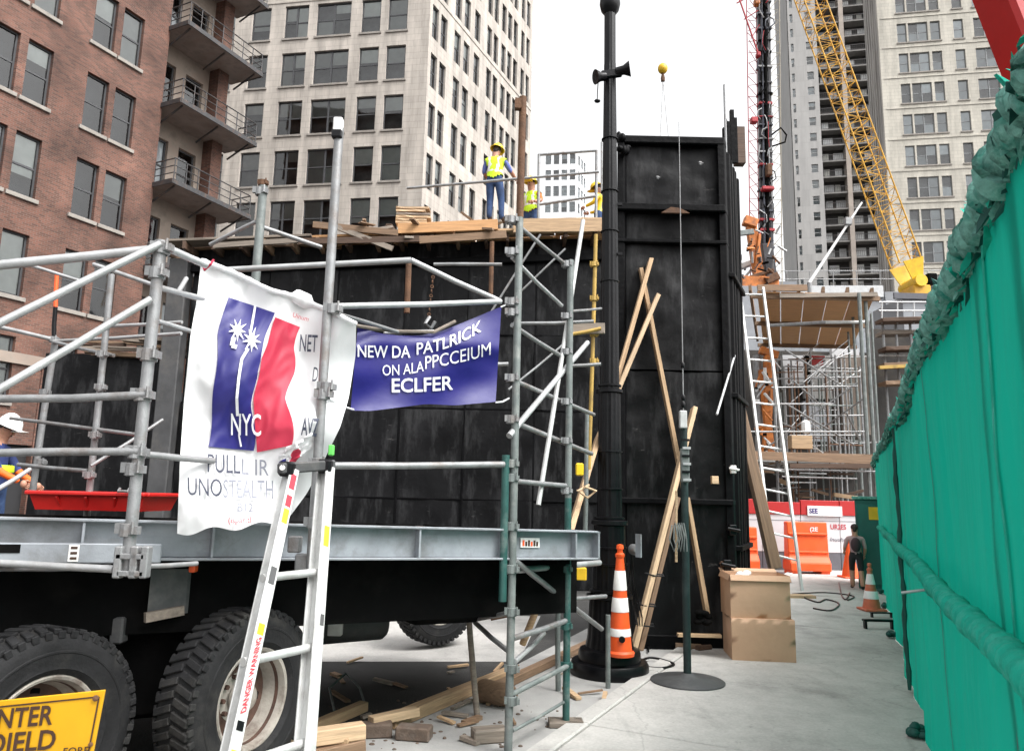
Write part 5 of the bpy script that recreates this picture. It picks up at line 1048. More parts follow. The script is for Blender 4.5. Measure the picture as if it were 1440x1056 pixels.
# blue banner
bl_ = thing('blue_banner', 'blue banner with white lettering strung between the scaffold poles', 'banner', P(600, 577, 4.85))
def bY(px, py): return 4.5+.62*(px-493)/212+.022*math.sin((px+py*.9)*.045)+.016*nz(px*.022, py*.03, 6)-.035*math.exp(-((py-478-.0011*(px-590)**2)/14)**2)+.02*math.sin(py*.06+px*.01)
bt_ = [(493, 459), (505, 459), (530, 468), (560, 472), (590, 472), (620, 466), (660, 450), (705, 431)]; bb_ = [(493, 577), (520, 578), (560, 573), (600, 568), (640, 570), (697, 565), (705, 563)]
def bpx(u, v):
    xa = 503-10*v; xb = 705-8*v; px = xa+(xb-xa)*u; t_ = smooth_lerp(bt_, px); b2 = smooth_lerp(bb_, px); return px, t_+(b2-t_)*v
MB().grid(lambda u, v: (lambda q: P(q[0], q[1], bY(*q)))(bpx(u, v)), 60, 34).build('cloth', 'banner_blue', bl_, smooth=180)
def BP(px, py, off=.012): return P(px, py, bY(px, py)-off)
tx = MB()
def btext(s, x0, y0, w_, h_, c1, c2, bold=.01, shear=0): lettering(tx, s, lambda u, v: BP(x0+w_*u, y0+c1*u+c2*u*u-h_*v), bold, shear, .12)
for a_ in (('NEW DA', 503, 502, 74, 17, 4, -3), ('PATLRICK', 586, 499, 91, 17, -8, -25), ('ON ALA', 538, 528, 58, 15, 2, -8, .0), ('PPCCEIUM', 598, 519, 92, 18, -14, -6, 0.0), ('ECLFER', 551, 552, 86, 20, 0, -4, .016)):
    tx = MB(); btext(*a_); tx.build('lettering', 'print_white', bl_)
for a, b in (((503, 459, 4.53), (480, 450, 4.3)), ((704, 432, 5.12), (715, 424, 5.15)), ((497, 576, 4.5), (462, 560, 4.2)), ((697, 566, 5.1), (716, 560, 5.15))): MB().path([P(*a), (P(*a)+P(*b))/2-V((0, 0, .01)), P(*b)], .006, 6).build('tie_cord', 'print_white', bl_)
mb = MB(); mb.path([P(500, 458, 4.5), P(530, 463, 4.6), P(560, 466, 4.7), P(610, 467, 4.8), P(640, 452, 4.9)], .012, 8).build('lacing_cord', 'timber_grey', bl_)
# ================================================================== YELLOW SIGN
SY = 2.95
def SP(px, py, off=0.0): return P(px, py, SY-.10*(px/150.0)*0-off)
sgn = thing('warning_sign', 'yellow sign with brown lettering propped before the left wheel', 'sign', P(20, 1240, SY))
def sq(u, v): x = 147-330*u-17*v*3; return (147-330*u-16*v*3.0, 970+33.5*u+250*v)
pl_ = MB(); cs = [sq(0, 0), sq(1, 0), sq(1, 1), sq(0, 1)]
pl_.add([SP(*c) for c in cs]+[SP(*c)+V((0, .012, 0)) for c in cs], [(0, 1, 2, 3), (7, 6, 5, 4), (0, 1, 5, 4), (1, 2, 6, 5), (2, 3, 7, 6), (3, 0, 4, 7)]); pl_.build('panel', 'sign_yellow', sgn, bevel=.002)
ln = MB()
def sline(a, b, w_):
    ax_, ay = sq(*a); bx_, by = sq(*b); d = math.hypot(bx_-ax_, by-ay); nx, ny = -(by-ay)/d*w_, (bx_-ax_)/d*w_; ln.add([SP(ax_-nx, ay-ny, .003), SP(ax_+nx, ay+ny, .003), SP(bx_+nx, by+ny, .003), SP(bx_-nx, by-ny, .003)], [(0, 1, 2, 3)])
sline((.025, .035), (.97, .035), 1.1); sline((.018, .035), (.018, .95), 1.1); sline((.018, .95), (.97, .95), 1.1); ln.build('border_line', 'brown_print', sgn)
MB().lathe([(0, .0), (.011, 0), (.011, .006), (0, .008)], SP(135, 981, .002), (0, -1, 0), 10).build('bolt_head', 'rust', sgn); MB().lathe([(0, .0), (.008, 0), (.008, .006), (0, .008)], SP(128, 1046, .002), (0, -1, 0), 10).build('bolt_head', 'rust', sgn)
tx = MB()
def stext(s, x0, y0, w_, h_, sl_=-.08, bold=.02): lettering(tx, s, lambda u, v: SP(x0+w_*u+.16*h_*v, y0+sl_*w_*u-h_*v, .004), bold, 0, .3)
stext('ENTER', -21, 1026, 94, 28); stext('OIELD', -22, 1061, 98, 29); stext('FORE', 88, 1062, 36, 11, -.06, .01); tx.build('lettering', 'brown_print', sgn)
for u in (.2, .8): a = sq(u, .5); q = SP(*a)+V((0, .03, 0)); MB().tube(V((q.x, q.y, 0)), q+V((0, 0, .0)), .018, 8).build('leg', 'steel', sgn)
# ================================================================== RED TUB ON THE DECK
def deckz(p): return A0.z+((p-V((A0.x, A0.y, 0))).dot(uh))*UD.z/math.hypot(UD.x, UD.y)-.01
tu = P(35, 735, 5.35); tu2 = P(200, 735, 5.35); tz = deckz(tu); tb_ = thing('red_tub', 'long red mixing tub on the truck deck below the scaffold', 'tub', V((tu.x, tu.y, tz)))
W_ = tu2.x-tu.x; H_ = P(120, 694, 5.35).z-tz; 
def tub(u, v, z, e): return V((tu.x+W_*(.5+(u-.5)*(1+e)), tu.y+.55*(.5+(v-.5)*(1+e)), tz+z))
mb = MB(); q4 = [(0, 0), (1, 0), (1, 1), (0, 1)]
o_ = [tub(u, v, .0, -.10) for u, v in q4]; t4 = [tub(u, v, H_, 0) for u, v in q4]; i4 = [tub(u, v, H_, -.03) for u, v in q4]; f4 = [tub(u, v, .03, -.12) for u, v in q4]
mb.add(o_+t4+i4+f4, [(0, 1, 5, 4), (1, 2, 6, 5), (2, 3, 7, 6), (3, 0, 4, 7), (4, 5, 9, 8), (5, 6, 10, 9), (6, 7, 11, 10), (7, 4, 8, 11), (8, 9, 13, 12), (9, 10, 14, 13), (10, 11, 15, 14), (11, 8, 12, 15), (12, 13, 14, 15), (3, 2, 1, 0)]); mb.build('basin', 'red_tub', tb_)
rim_ = MB(); c4 = [tub(u, v, H_, .02) for u, v in q4]
for a, b in zip(c4, c4[1:]+c4[:1]): rim_.beam(a, b, .05, .03)
rim_.build('rim', 'red_tub', tb_, bevel=.008); mb = MB()
for u in (.25, .5, .75): MB().beam(tub(u, -.02, H_-.02, 0), tub(u, .04, .0, -.1), .02, .02).build('rib', 'red_tub', tb_, bevel=.004)
MB().path([tub(.8, -.06, .16, 0), tub(.8, -.1, .14, 0), tub(.88, -.1, .14, 0), tub(.88, -.06, .16, 0)], .01, 6).build('handle', 'steel', tb_)
# ================================================================== GROUND DEBRIS
GD = 'loose timber under the truck'
def gp(a, b, w, t, m, label, z=None): p = G(*a); q = G(*b); z = t/2+.008 if z is None else z; return plank('ground_timber', p+V((0, 0, z)), q+V((0, 0, z)), w, t, m, label, 'timber', GD)
gp((548, 1026), (720, 952), .10, .09, 'timber', 'long timber on the ground running from the brick pile to the scaffold pole'); gp((700, 972), (850, 900), .09, .07, 'timber_old', 'long brown timber on the ground behind the round log')
gp((400, 1049), (512, 1000), .08, .07, 'timber', 'thin timber lying on the ground right of the ladder foot'); gp((520, 1035), (585, 1020), .08, .06, 'timber_pale', 'short pale timber lying on the bricks beside the long timber', .1)
plank('pallet_timber', P(335, 1056, 4.7)+V((0, 0, .02)), P(512, 1026, 5.0)+V((0, 0, .0)), .1, .09, 'timber_pale', 'pale sawn timber at the bottom edge right of the ladder', 'timber', GD)
plank('pallet_timber', P(430, 1066, 4.8), P(512, 1046, 5.0), .1, .08, 'timber_old', 'darker timber below the pale sawn timber at the bottom edge', 'timber', GD)
plank('pallet_timber', P(480, 1050, 4.9), P(490, 1038, 5.05), .08, .1, 'timber', 'short block between the two timbers at the bottom edge', 'timber', GD)
mat('old_brick', (.12, .085, .065), .9, 0, .35, 12, .3, 60, (.22, .2, .18), .5, 5)
for k, ((px, py), a, lb_) in enumerate((((526, 1036), .2, 'dark brick lying left of the other loose bricks'), ((582, 1040), -.15, 'dark brick lying on its side between the loose bricks'), ((688, 1043), .3, 'pale mortar covered brick left of the scaffold pole foot'))):
    p = G(px, py); o = MB().box((0, 0, .05), (.24, .12, .09)).mesh('brick', 'old_brick' if k < 2 else 'timber_grey', bevel=.01); o = place('loose_brick', o, None, p+V((0, 0, 0)), (0, 0, a)); tag(o, lb_, 'brick', 'loose bricks')
p = G(676, 988); q = G(742, 1002); lo = MB().lathe([(0, 0), (.085, .0), (.095, .03), (.088, .1), (.092, .2), (.08, .30), (.05, .33), (0, .34)], p+V((0, 0, .1)), (q-p), 18).build('round_log', 'timber_old', None, base=p, smooth=True); tag(lo, 'short thick brown log beside the scaffold pole', 'log')
mb = MB(); wb0 = G(480, 1000); 
hs_ = MB().path([G(470, 1003)+V((0, 0, .02)), G(462, 985)+V((0, 0, .1)), G(485, 975)+V((0, 0, .16)), G(505, 985)+V((0, 0, .1)), G(515, 1000)+V((0, 0, .02))], .01, 6).build('wire_hoop', 'steel_greygreen', None, base=G(480, 1000)); tag(hs_, 'bent wire frame standing on the ground below the truck', 'wire frame')
grv = MB()
for k in range(90):
    p = G(R_.uniform(430, 800), R_.uniform(985, 1056)); s_ = R_.uniform(.005, .018); grv.ball(p+V((0, 0, s_*.4)), (s_*R_.uniform(.8, 1.6), s_, s_*.6), 7, 5)
scr = MB()
for k in range(28):
    p = G(R_.uniform(440, 850), R_.uniform(930, 1050)); a_ = R_.uniform(0, 3.1); l_ = R_.uniform(.06, .32); d_ = V((math.cos(a_), math.sin(a_), R_.uniform(0, .12)))*l_; scr.beam(p+V((0, 0, .02)), p+d_+V((0, 0, .02)), R_.uniform(.015, .06), R_.uniform(.01, .03), mi=k % 3)
o = scr.build('timber_scraps', ['timber_old', 'timber', 'timber_grey']); tag(o, 'splinters and short timber scraps littering the ground by the scaffold', 'scraps', kind='stuff')
o = grv.build('rubble', 'old_brick'); tag(o, 'stone chips and grit scattered around the scaffold feet', 'rubble', kind='stuff')
# work platform the left worker stands on
wp = P(-5, 640, 8.4); wpz = P(12, 586, 8.4).z-1.74
tp = thing('work_platform', 'low timber platform behind the truck deck', 'platform', (wp.x, 8.4, 0)); 
for k in range(4): plank('board', (wp.x-1.0, 8.05+k*.24, wpz-.03), (wp.x+.9, 8.05+k*.24, wpz-.03), .22, .05, 'timber_old', parent=tp)
for x in (-.9, .8):
    for y in (8.05, 8.75): MB().span((wp.x+x-.04, y-.04, 0), (wp.x+x+.04, y+.04, wpz-.06)).build('leg', 'timber_old', tp)
# ================================================================== PEOPLE
def seg_d(p, a, b): d = b-a; t = max(0, min(1, (p-a).dot(d)/d.length_squared)); return (p-(a+d*t)).length
def person(label, loc, H, yaw, pose, cols, hat=None, vest=None, stripes=True, bare_legs=False, backpack=None, cap=None):
    """one continuous skinned body; z up, facing local +y"""
    k = H/1.75; root = thing('person', label, 'person', loc); M_ = Matrix.Rotation(yaw, 3, 'Z'); L0 = V(loc)
    J = dict(pel=(0, 0, .95), bel=(0, .01, 1.08), che=(0, .0, 1.28), nek=(0, -.01, 1.46), hd0=(0, .015, 1.55), hd1=(0, .03, 1.66), hd2=(0, .02, 1.73),
             shl=(-.19, 0, 1.40), ell=(-.25, -.03, 1.14), wrl=(-.23, .12, .92), shr=(.19, 0, 1.40), elr=(.25, -.03, 1.14), wrr=(.23, .12, .92),
             hil=(-.10, 0, .90), knl=(-.11, .03, .50), anl=(-.12, -.02, .09), tol=(-.13, .16, .035), hir=(.10, 0, .90), knr=(.11, .03, .50), anr=(.12, -.02, .09), tor=(.13, .16, .035))
    J.update(pose); J = {a: V(b)*k for a, b in J.items()}
    rad = dict(pel=.155, bel=.15, che=.165, nek=.062, hd0=.085, hd1=.098, hd2=.06, shl=.072, ell=.05, wrl=.034, shr=.072, elr=.05, wrr=.034, hil=.108, knl=.080, anl=.060, tol=.042, hir=.108, knr=.080, anr=.060, tor=.042)
    E_ = [('pel', 'bel'), ('bel', 'che'), ('che', 'nek'), ('nek', 'hd0'), ('hd0', 'hd1'), ('hd1', 'hd2'), ('che', 'shl'), ('shl', 'ell'), ('ell', 'wrl'), ('che', 'shr'), ('shr', 'elr'), ('elr', 'wrr'), ('pel', 'hil'), ('hil', 'knl'), ('knl', 'anl'), ('anl', 'tol'), ('pel', 'hir'), ('hir', 'knr'), ('knr', 'anr'), ('anr', 'tor')]
    nm = list(J); me = bpy.data.meshes.new('sk'); me.from_pydata([tuple(J[a]) for a in nm], [(nm.index(a), nm.index(b)) for a, b in E_], [])
    o = bpy.data.objects.new('sk', me); COL.objects.link(o); sk = o.modifiers.new('s', 'SKIN'); sk.use_smooth_shade = True
    for i, a in enumerate(nm): r = rad[a]*k; me.skin_vertices[0].data[i].radius = (r, r*(.78 if a in ('che', 'bel', 'pel') else 1)); me.skin_vertices[0].data[i].use_root = a == 'pel'
    sb_ = o.modifiers.new('d', 'SUBSURF'); sb_.levels = 2; sb_.render_levels = 2
    bpy.context.view_layer.update(); dm = bpy.data.meshes.new_from_object(o.evaluated_get(bpy.context.evaluated_depsgraph_get()))
    vs = [v.co.copy() for v in dm.vertices]; fs = [tuple(p.vertices) for p in dm.polygons]; nn = [p.normal.copy() for p in dm.polygons]; vn = [v.normal.copy() for v in dm.vertices]
    bpy.data.objects.remove(o); bpy.data.meshes.remove(me); bpy.data.meshes.remove(dm)
    grp = {'head': [('nek', 'hd0'), ('hd0', 'hd1'), ('hd1', 'hd2')], 'torso': [('bel', 'che'), ('che', 'nek'), ('che', 'shl'), ('che', 'shr'), ('pel', 'bel')], 'arm': [('shl', 'ell'), ('shr', 'elr')], 'fore': [('ell', 'wrl'), ('elr', 'wrr')], 'leg': [('pel', 'hil'), ('pel', 'hir'), ('hil', 'knl'), ('hir', 'knr')], 'shin': [('knl', 'anl'), ('knr', 'anr')], 'shoe': [('anl', 'tol'), ('anr', 'tor')]}
    def part(p): return min(grp, key=lambda g_: min(seg_d(p, J[a], J[b]) for a, b in grp[g_]))
    order = ['head', 'torso', 'arm', 'fore', 'leg', 'shin', 'shoe']; X = lambda p: L0+M_ @ p
    fp_ = [part(sum((vs[i] for i in f), V())/len(f)) for f in fs]
    mb = MB(); mb.v = [X(v) for v in vs]; mb.f = list(fs); mb.m = [order.index(p) for p in fp_]
    mats = [cols[p] for p in order]+['skin', 'hair', 'print_white']
    # hands with five separate fingers
    for s_ in ('l', 'r'):
        wr, el = J['wr'+s_], J['el'+s_]; d = (wr-el).normalized(); sd_ = V((1, 0, 0)) if s_ == 'l' else V((-1, 0, 0)); sd_ = (sd_-d*sd_.dot(d)).normalized(); nr = d.cross(sd_).normalized(); nr = nr if nr.y < 0.3 else -nr
        pm = wr+d*.05*k; mb.ball(X(pm), (.036*k, .036*k, .045*k), 10, 8, 7)
        for f in range(4):
            b0 = wr+d*.085*k+nr*0+(d.cross(sd_)).normalized()*((f-1.5)*.018*k); ln = (.055, .065, .06, .045)[f]*k; t1 = b0+d*ln*.6+sd_*.012*k; t2 = t1+d*ln*.35+sd_*.03*k; mb.path([X(b0), X(t1), X(t2)], [.009*k, .0085*k, .007*k], 6, 7)
        b0 = wr+d*.03*k+(d.cross(sd_)).normalized()*.03*k; mb.path([X(b0), X(b0+d*.035*k+(d.cross(sd_)).normalized()*.022*k), X(b0+d*.06*k+sd_*.02*k+(d.cross(sd_)).normalized()*.02*k)], [.011*k, .010*k, .008*k], 6, 7)
    hc = J['hd1']; fd = (J['hd1']-J['hd0']); hup = fd.normalized(); fwd = V((0, 1, 0)); fwd = (fwd-hup*fwd.dot(hup)).normalized(); rt = fwd.cross(hup)
    if 'face' in pose: pass
    HR = .098*k
    mb.ball(X(hc-hup*.01*k), (.078*k, .094*k, .115*k), 16, 12, 7)
    mb.path([X(hc+fwd*.088*k+hup*.012*k), X(hc+fwd*.108*k-hup*.018*k), X(hc+fwd*.088*k-hup*.026*k)], [.008*k, .014*k, .008*k], 6, 7)
    for sx in (-1, 1):
        mb.ball(X(hc+rt*(.078*k*sx)-hup*.005*k), (.014*k, .02*k, .032*k), 8, 6, 7); mb.ball(X(hc+fwd*.084*k+rt*(.03*k*sx)+hup*.012*k), .010*k, 8, 6, 9); mb.ball(X(hc+fwd*.092*k+rt*(.03*k*sx)+hup*.012*k), .005*k, 6, 5, 8)
    mb.ball(X(hc+fwd*.083*k-hup*.052*k), (.024*k, .010*k, .007*k), 8, 5, 8)
    body = mb.build('body', mats, root, smooth=180)
    hb = MB(); hb.ball(X(hc+hup*.022*k-fwd*.018*k), (.086*k, .098*k, .108*k), 16, 10); hb.ball(X(hc-fwd*.06*k-hup*.05*k), (.06*k, .045*k, .07*k), 10, 8); hb.build('hair', cols.get('hair', 'hair'), root, smooth=180)
    if hat:
        c = hc+hup*.035*k; ax = (hup-fwd*.12).normalized(); hm = MB(); hm.lathe([(.165*k, -.006*k), (.168*k, .0), (.135*k, .012*k), (.128*k, .04*k), (.115*k, .08*k), (.085*k, .115*k), (.045*k, .135*k), (0, .14*k)], X(c), M_ @ ax, 26); hm = hm.build('hard_hat', hat, root, smooth=True)
        MB().path([X(c+fwd*(.12*k*math.cos(a))+ax*(.02*k+.128*k*math.sin(a))) for a in [i*math.pi/10 for i in range(11)]], .009*k, 6).build('hat_ridge', hat, hm, smooth=True)
        MB().ball(X(c+fwd*.135*k+ax*.002*k), (.10*k, .085*k, .010*k), 14, 6).build('peak', hat, hm, smooth=True)
    if cap:
        cm = MB(); cm.ball(X(hc+hup*.035*k-fwd*.005), (.095*k, .108*k, .09*k), 14, 10); cm.build('cap', cap, root, smooth=True)
    if vest:
        vm = MB(); idx = {}; fl = []; zs_ = []
        for f, p in zip(fs, fp_):
            c = sum((vs[i] for i in f), V())/len(f)
            if p == 'torso' and seg_d(c, J['bel'], J['nek']) < .26*k and (c-J['pel']).dot((J['che']-J['pel']).normalized()) > .02*k and (c-J['nek']).length > .07*k:
                fl.append((f, c))
        vs2 = []; ax = (J['che']-J['pel']).normalized()
        for f, c in fl:
            for i in f:
                if i not in idx: idx[i] = len(vs2); vs2.append(X(vs[i]+vn[i]*.022*k+V((nz(vs[i].x*30, vs[i].z*30), 0, 0))*.006))
            vm.f.append(tuple(idx[i] for i in f)); h_ = (c-J['pel']).dot(ax)/k; vm.m.append(1 if stripes and (.16 < h_ < .21 or (abs(c.x-J['che'].x) > .07*k and abs(c.x-J['che'].x) < .115*k and h_ > .21)) else 0)
        vm.v = vs2; vm.build('vest', [vest, 'white_reflect'], root, smooth=180)
    if backpack:
        q = J['che']+V((0, -.17*k, -.06*k)); bm_ = MB(); bm_.ball(X(q), (.14*k, .10*k, .20*k), 14, 10); bm_.build('backpack', backpack, root, smooth=180)
    return root
work = dict(head='skin', torso='shirt_blue', arm='shirt_blue', fore='skin', leg='denim', shin='denim', shoe='boots')
# standing worker on the formwork deck, seen from behind, reaching to the right
wl_ = P(694, 313, 14.25)
person('worker in yellow helmet, lime vest and jeans standing on the formwork deck', wl_, 1.66, math.radians(-12), dict(shr=(.2, .03, 1.39), elr=(.33, .10, 1.17), wrr=(.42, .30, 1.04), ell=(-.25, .02, 1.14), wrl=(-.16, .22, 1.05), hd1=(.02, .05, 1.65), hd2=(.02, .06, 1.72), knr=(.15, .04, .50), anr=(.17, -.02, .09), tor=(.19, .16, .035), knl=(-.10, .05, .52), anl=(-.09, -.04, .12), tol=(-.09, .14, .06)), work, 'hat_yellow', 'vest_yellow')
# second worker, low behind the bright fascia board
w2 = P(746, 352, 14.9); w2.z = P(746, 254, 14.9).z-1.66
person('worker in orange and lime vest half hidden behind the deck board', w2, 1.66, math.radians(150), dict(ell=(-.28, .06, 1.2), wrl=(-.2, .26, 1.12), elr=(.28, .06, 1.18), wrr=(.18, .27, 1.2)), dict(work, torso='vest_orange', arm='vest_orange'), 'hat_yellow', 'vest_yellow')
w5 = P(843, 352, 14.7); w5.z = P(843, 258, 14.7).z-1.62
person('worker in yellow helmet and yellow jacket half hidden behind the lamp post', w5, 1.62, math.radians(70), dict(hd1=(0, .06, 1.62), hd2=(0, .08, 1.69), ell=(-.27, .06, 1.2), wrl=(-.2, .28, 1.15), elr=(.27, .06, 1.2), wrr=(.2, .28, 1.15)), dict(work, torso='hat_yellow', arm='hat_yellow', fore='hat_yellow'), 'hat_yellow', None)
# worker at the left edge bending to the tub
w3 = P(-4, 640, 8.7); w3.z = wpz
person('worker in white helmet, blue jacket and orange sleeves beside the red tub', w3, 1.74, math.radians(-80), dict(elr=(.24, .14, 1.14), wrr=(.2, .36, 1.02), ell=(-.24, .14, 1.14), wrl=(-.2, .36, 1.0), hd1=(0, .07, 1.64), hd2=(0, .09, 1.71)), dict(work, torso='shirt_navy' if mat('shirt_navy', (.02, .035, .13), .8, 0, .2, 12, .15, 40) else '', arm='shirt_navy', fore='vest_orange'), 'hat_white', None)
q = w3+V((0, 0, 1.12)); hv = MB(); hv.lathe([(.185, 0), (.19, .01), (.185, .07), (.18, .08)], q, n=22); hv = hv.build('waist_band', 'vest_yellow', bpy.data.objects['person.003'], smooth=True); hv.scale = (1, 1, 1)
MB().path([w3+V((.0, -.17, 1.2)), w3+V((.03, -.16, 1.35)), w3+V((.02, -.1, 1.46))], .03, 6).build('vest_strap', 'vest_yellow', bpy.data.objects['person.003'], smooth=True)
# pedestrian by the cabinet
w4 = G(1206, 829, .03)
person('person in dark cap, black shorts and backpack walking off by the cabinet', w4, 1.24, math.radians(-20), dict(knl=(-.10, .16, .52), anl=(-.11, .10, .10), tol=(-.12, .27, .04), knr=(.11, -.02, .50), anr=(.12, -.22, .12), tor=(.13, -.06, .035), ell=(-.27, -.02, 1.16), wrl=(-.28, .14, 1.02)), dict(head='skin', torso='shirt_pale' if mat('shirt_pale', (.42, .28, .28), .8) else '', arm='shirt_pale', fore='skin', leg='black_cloth', shin='skin', shoe='black_cloth'), cap='cap_maroon' if mat('cap_maroon', (.06, .012, .02), .7) else '', backpack='backpack' if mat('backpack', (.05, .025, .03), .8) else '')
# ================================================================== SITE BARRIERS
def barrier(label, x0, x1, y0, y1, ang=92):
    p = G((x0+x1)/2, y1); Y = p.y; a, b = P(x0, y1, Y), P(x1, y1, Y); W = (b-a).length; H = P(x0, y0, Y).z; d = D(ang); bk = V((-d.y, d.x, 0)); r = thing('water_barrier', label, 'barrier', p, 'orange water barriers')
    f = lambda u, t, z: p+d*(u*W)+bk*t+V((0, 0, z))
    prof = [(-.30, .09), (-.30, .28), (-.17, .42), (-.12, H), (.12, H), (.17, .42), (.30, .28), (.30, .09)]
    MB().prism([(0, 0)]*0 or prof, lambda t, z, u: f(u, t, z), -.5, .5).build('body', 'orange_plastic', r, bevel=.02)
    for z in (.5, H*.75): MB().prism([(-.19, z), (-.19, z+.05), (.19, z+.05), (.19, z)], lambda t, z, u: f(u, t, z), -.48, .48).build('moulded_band', 'orange_plastic', r, bevel=.012)
    for u in (-.36, .36): MB().box(f(u, 0, .05), (.22, .5, .1), ).build('foot', 'orange_plastic', r, bevel=.01)
    MB().tube(f(-.2, -.16, H*.8), f(-.2, -.13, H*.8), .06, 14).build('emblem', 'white_reflect' if x0 > 1080 else 'orange_faded', r) if x0 < 1080 else None
    if x0 > 1080:
        tx = MB(); lettering(tx, '(2E', lambda u, v: f(.06+.2*u, -.145, H*.80+.13*v), .03); tx.build('emblem', 'white_reflect', r)
    else:
        MB().box(f(.12, -.2, .62), (.07, .05, .16)).build('latch', 'orange_faded', r, bevel=.01)
    return r
barrier('orange water-filled barrier half hidden by the form tower', 1020, 1064, 740, 803); barrier('orange water-filled barrier in front of the white site wall', 1107, 1163, 733, 807)
# white, red and grey site wall
HY = 19.2; h0 = P(1018, 800, HY); h1 = P(1240, 806, HY); hw_ = thing('site_wall', 'white site wall with red band on top and grey skirting', 'wall', (h0.x, HY, 0))
zA, zB, zC, zD = 1.72, 1.34, .48, .08; n = 4; mat('wall_white', (.55, .555, .57), .6, 0, .06, 1.5, .03, 20, (.42, .42, .43), .4, 1.2); mat('skirting', (.10, .10, .115), .7)
zA = P(1130, 703, HY).z; zB = P(1130, 724, HY).z; zC = P(1130, 776, HY).z
for i in range(n):
    xa = h0.x+(h1.x-h0.x)*i/n; xb = h0.x+(h1.x-h0.x)*(i+1)/n-.015
    MB().span((xa, HY, zC), (xb, HY+.08, zB)).build('panel', 'wall_white', hw_, bevel=.005); MB().span((xa, HY+.01, .04), (xb, HY+.08, zC-.004)).build('skirting', 'skirting', hw_); MB().span((xa, HY-.03, zB+.004), (xb, HY+.1, zA-(.06 if i == 1 else 0))).build('red_band', 'red_paint', hw_, bevel=.01)
    MB().span((xa+.0, HY-.005, zB-.15), (xb, HY-.001, zB-.13)).build('joint_strip', 'podium_grey', hw_)
s0 = P(1136, 725, HY-.06); s1 = P(1184, 712, HY-.06); np_ = MB().span((s0.x, HY-.06, s0.z), (s1.x, HY-.035, s1.z)).build('name_plate', 'white_bagm', hw_)
tx = MB(); lettering(tx, 'SEE', lambda u, v: V((s0.x+.04+.22*u, HY-.064, s0.z+.06+.13*v)), .03); tx.build('plate_lettering', 'print_blue', np_)
tx = MB(); a = P(1168, 744, HY-.01); lettering(tx, 'UR2ES', lambda u, v: a+V((.40*u, 0, .13*v)), .02); tx.build('red_lettering', 'print_ink_red', hw_); tx = MB(); a = P(1167, 761, HY-.01); lettering(tx, 'InuuhuM', lambda u, v: a+V((.56*u, 0, .10*v)), .0, .3); tx.build('script_lettering', 'print_ink', hw_)
# ================================================================== SHORING TOWER AND TIMBER DECKS
sh = thing('shoring_tower', 'steel shoring scaffold carrying a brown plywood deck beyond the form tower', 'scaffold', G(1140, 790))
def ST(name, a, ya, b, yb=None, r=.03, m='steel'): return MB().tube(P(*a, ya), P(*b, ya if yb is None else yb), r, 7).build(name, m, sh, smooth=True)
ZD = P(1165, 414, 20).z; ZL_ = P(1150, 640, 19.7).z; f0 = P(1070, 414, 20).x; f1 = P(1232, 414, 20).x
for i in range(5):
    xa = f0-.1+(f1-f0+.1)*i/5; xb = xa+(f1-f0+.1)/5-.03; kx = math.tan(math.radians(20))
    for j in range(2): MB().prism([(xa+j*3.4*kx, 20+j*3.4), (xb+j*3.4*kx, 20+j*3.4), (xb+(j*3.4+3.36)*kx, 23.36+j*3.4), (xa+(j*3.4+3.36)*kx, 23.36+j*3.4)], lambda x, y, z: V((x, y, z)), ZD, ZD+.04).build('soffit_panel', 'plywood', sh)
for y in (20.1, 23.3, 26.6): plank('joist', (f0-.3+(y-20)*.364, y, ZD-.07), (f1+.1+(y-20)*.364, y, ZD-.07), .09, .13, 'timber_old', parent=sh)
for i in range(6): x = f0-.3+(f1-f0+.2)*i/5; MB().beam((x, 20, ZD+.14), (x+2.4, 26.6, ZD+.14), .08, .16).build('bearer', 'timber_old', sh)
plank('edge_board', P(1065, 405, 19.9), P(1135, 405, 19.9), .05, .18, 'timber_old', parent=sh); plank('edge_board', P(1096, 416, 19.95), P(1234, 414, 19.95), .05, .12, 'timber_grey', parent=sh)
ST('prop', (1156, 453), 20.5, (1216, 453), 20.8, .05, 'aluminium'); ST('ledger', (1078, 458), 20.5, (1160, 453), 20.5, .05, 'steel')
for px, y in ((1224, 19.8), (1233, 20.2), (1213, 22.5), (1205, 24.5), (1240, 22.0)):
    b = P(px, 700, y); MB().tube(V((b.x, b.y, 0)), V((b.x, b.y, ZD)), .055 if y < 21 else .04, 8).build('standard', 'steel_greygreen', sh, smooth=True)
for px, y in ((1095, 20), (1100, 24), (1140, 23), (1168, 24.5), (1192, 22), (1180, 25.5), (1120, 25.5)):
    b = P(px, 700, y); z_ = P(px, 505, y).z; MB().tube(V((b.x, b.y, 0)), V((b.x, b.y, z_)), .03, 7).build('standard', 'steel', sh, smooth=True)
for a, ya, b, yb in (((1085, 545), 20, (1206, 543), 20), ((1085, 568), 20, (1172, 568), 20), ((1082, 533), 22, (1210, 530), 22), ((1105, 585), 22, (1215, 584), 22), ((1045, 607), 20, (1216, 607), 20), ((1110, 612), 21, (1210, 612), 21), ((1100, 670), 19.6, (1205, 673), 19.6), ((1060, 659), 19.6, (1235, 663), 19.6), ((1105, 515), 23, (1206, 519), 23)): ST('ledger', a, ya, b, yb, .024, 'steel')
for a, b in (((1104, 492), (1188, 545)), ((1104, 567), (1200, 625)), ((1206, 538), (1080, 628)), ((1115, 535), (1160, 575)), ((1215, 560), (1160, 600)), ((1190, 580), (1210, 620))): ST('brace', a, 20.2, b, 21.2, .024, 'steel')
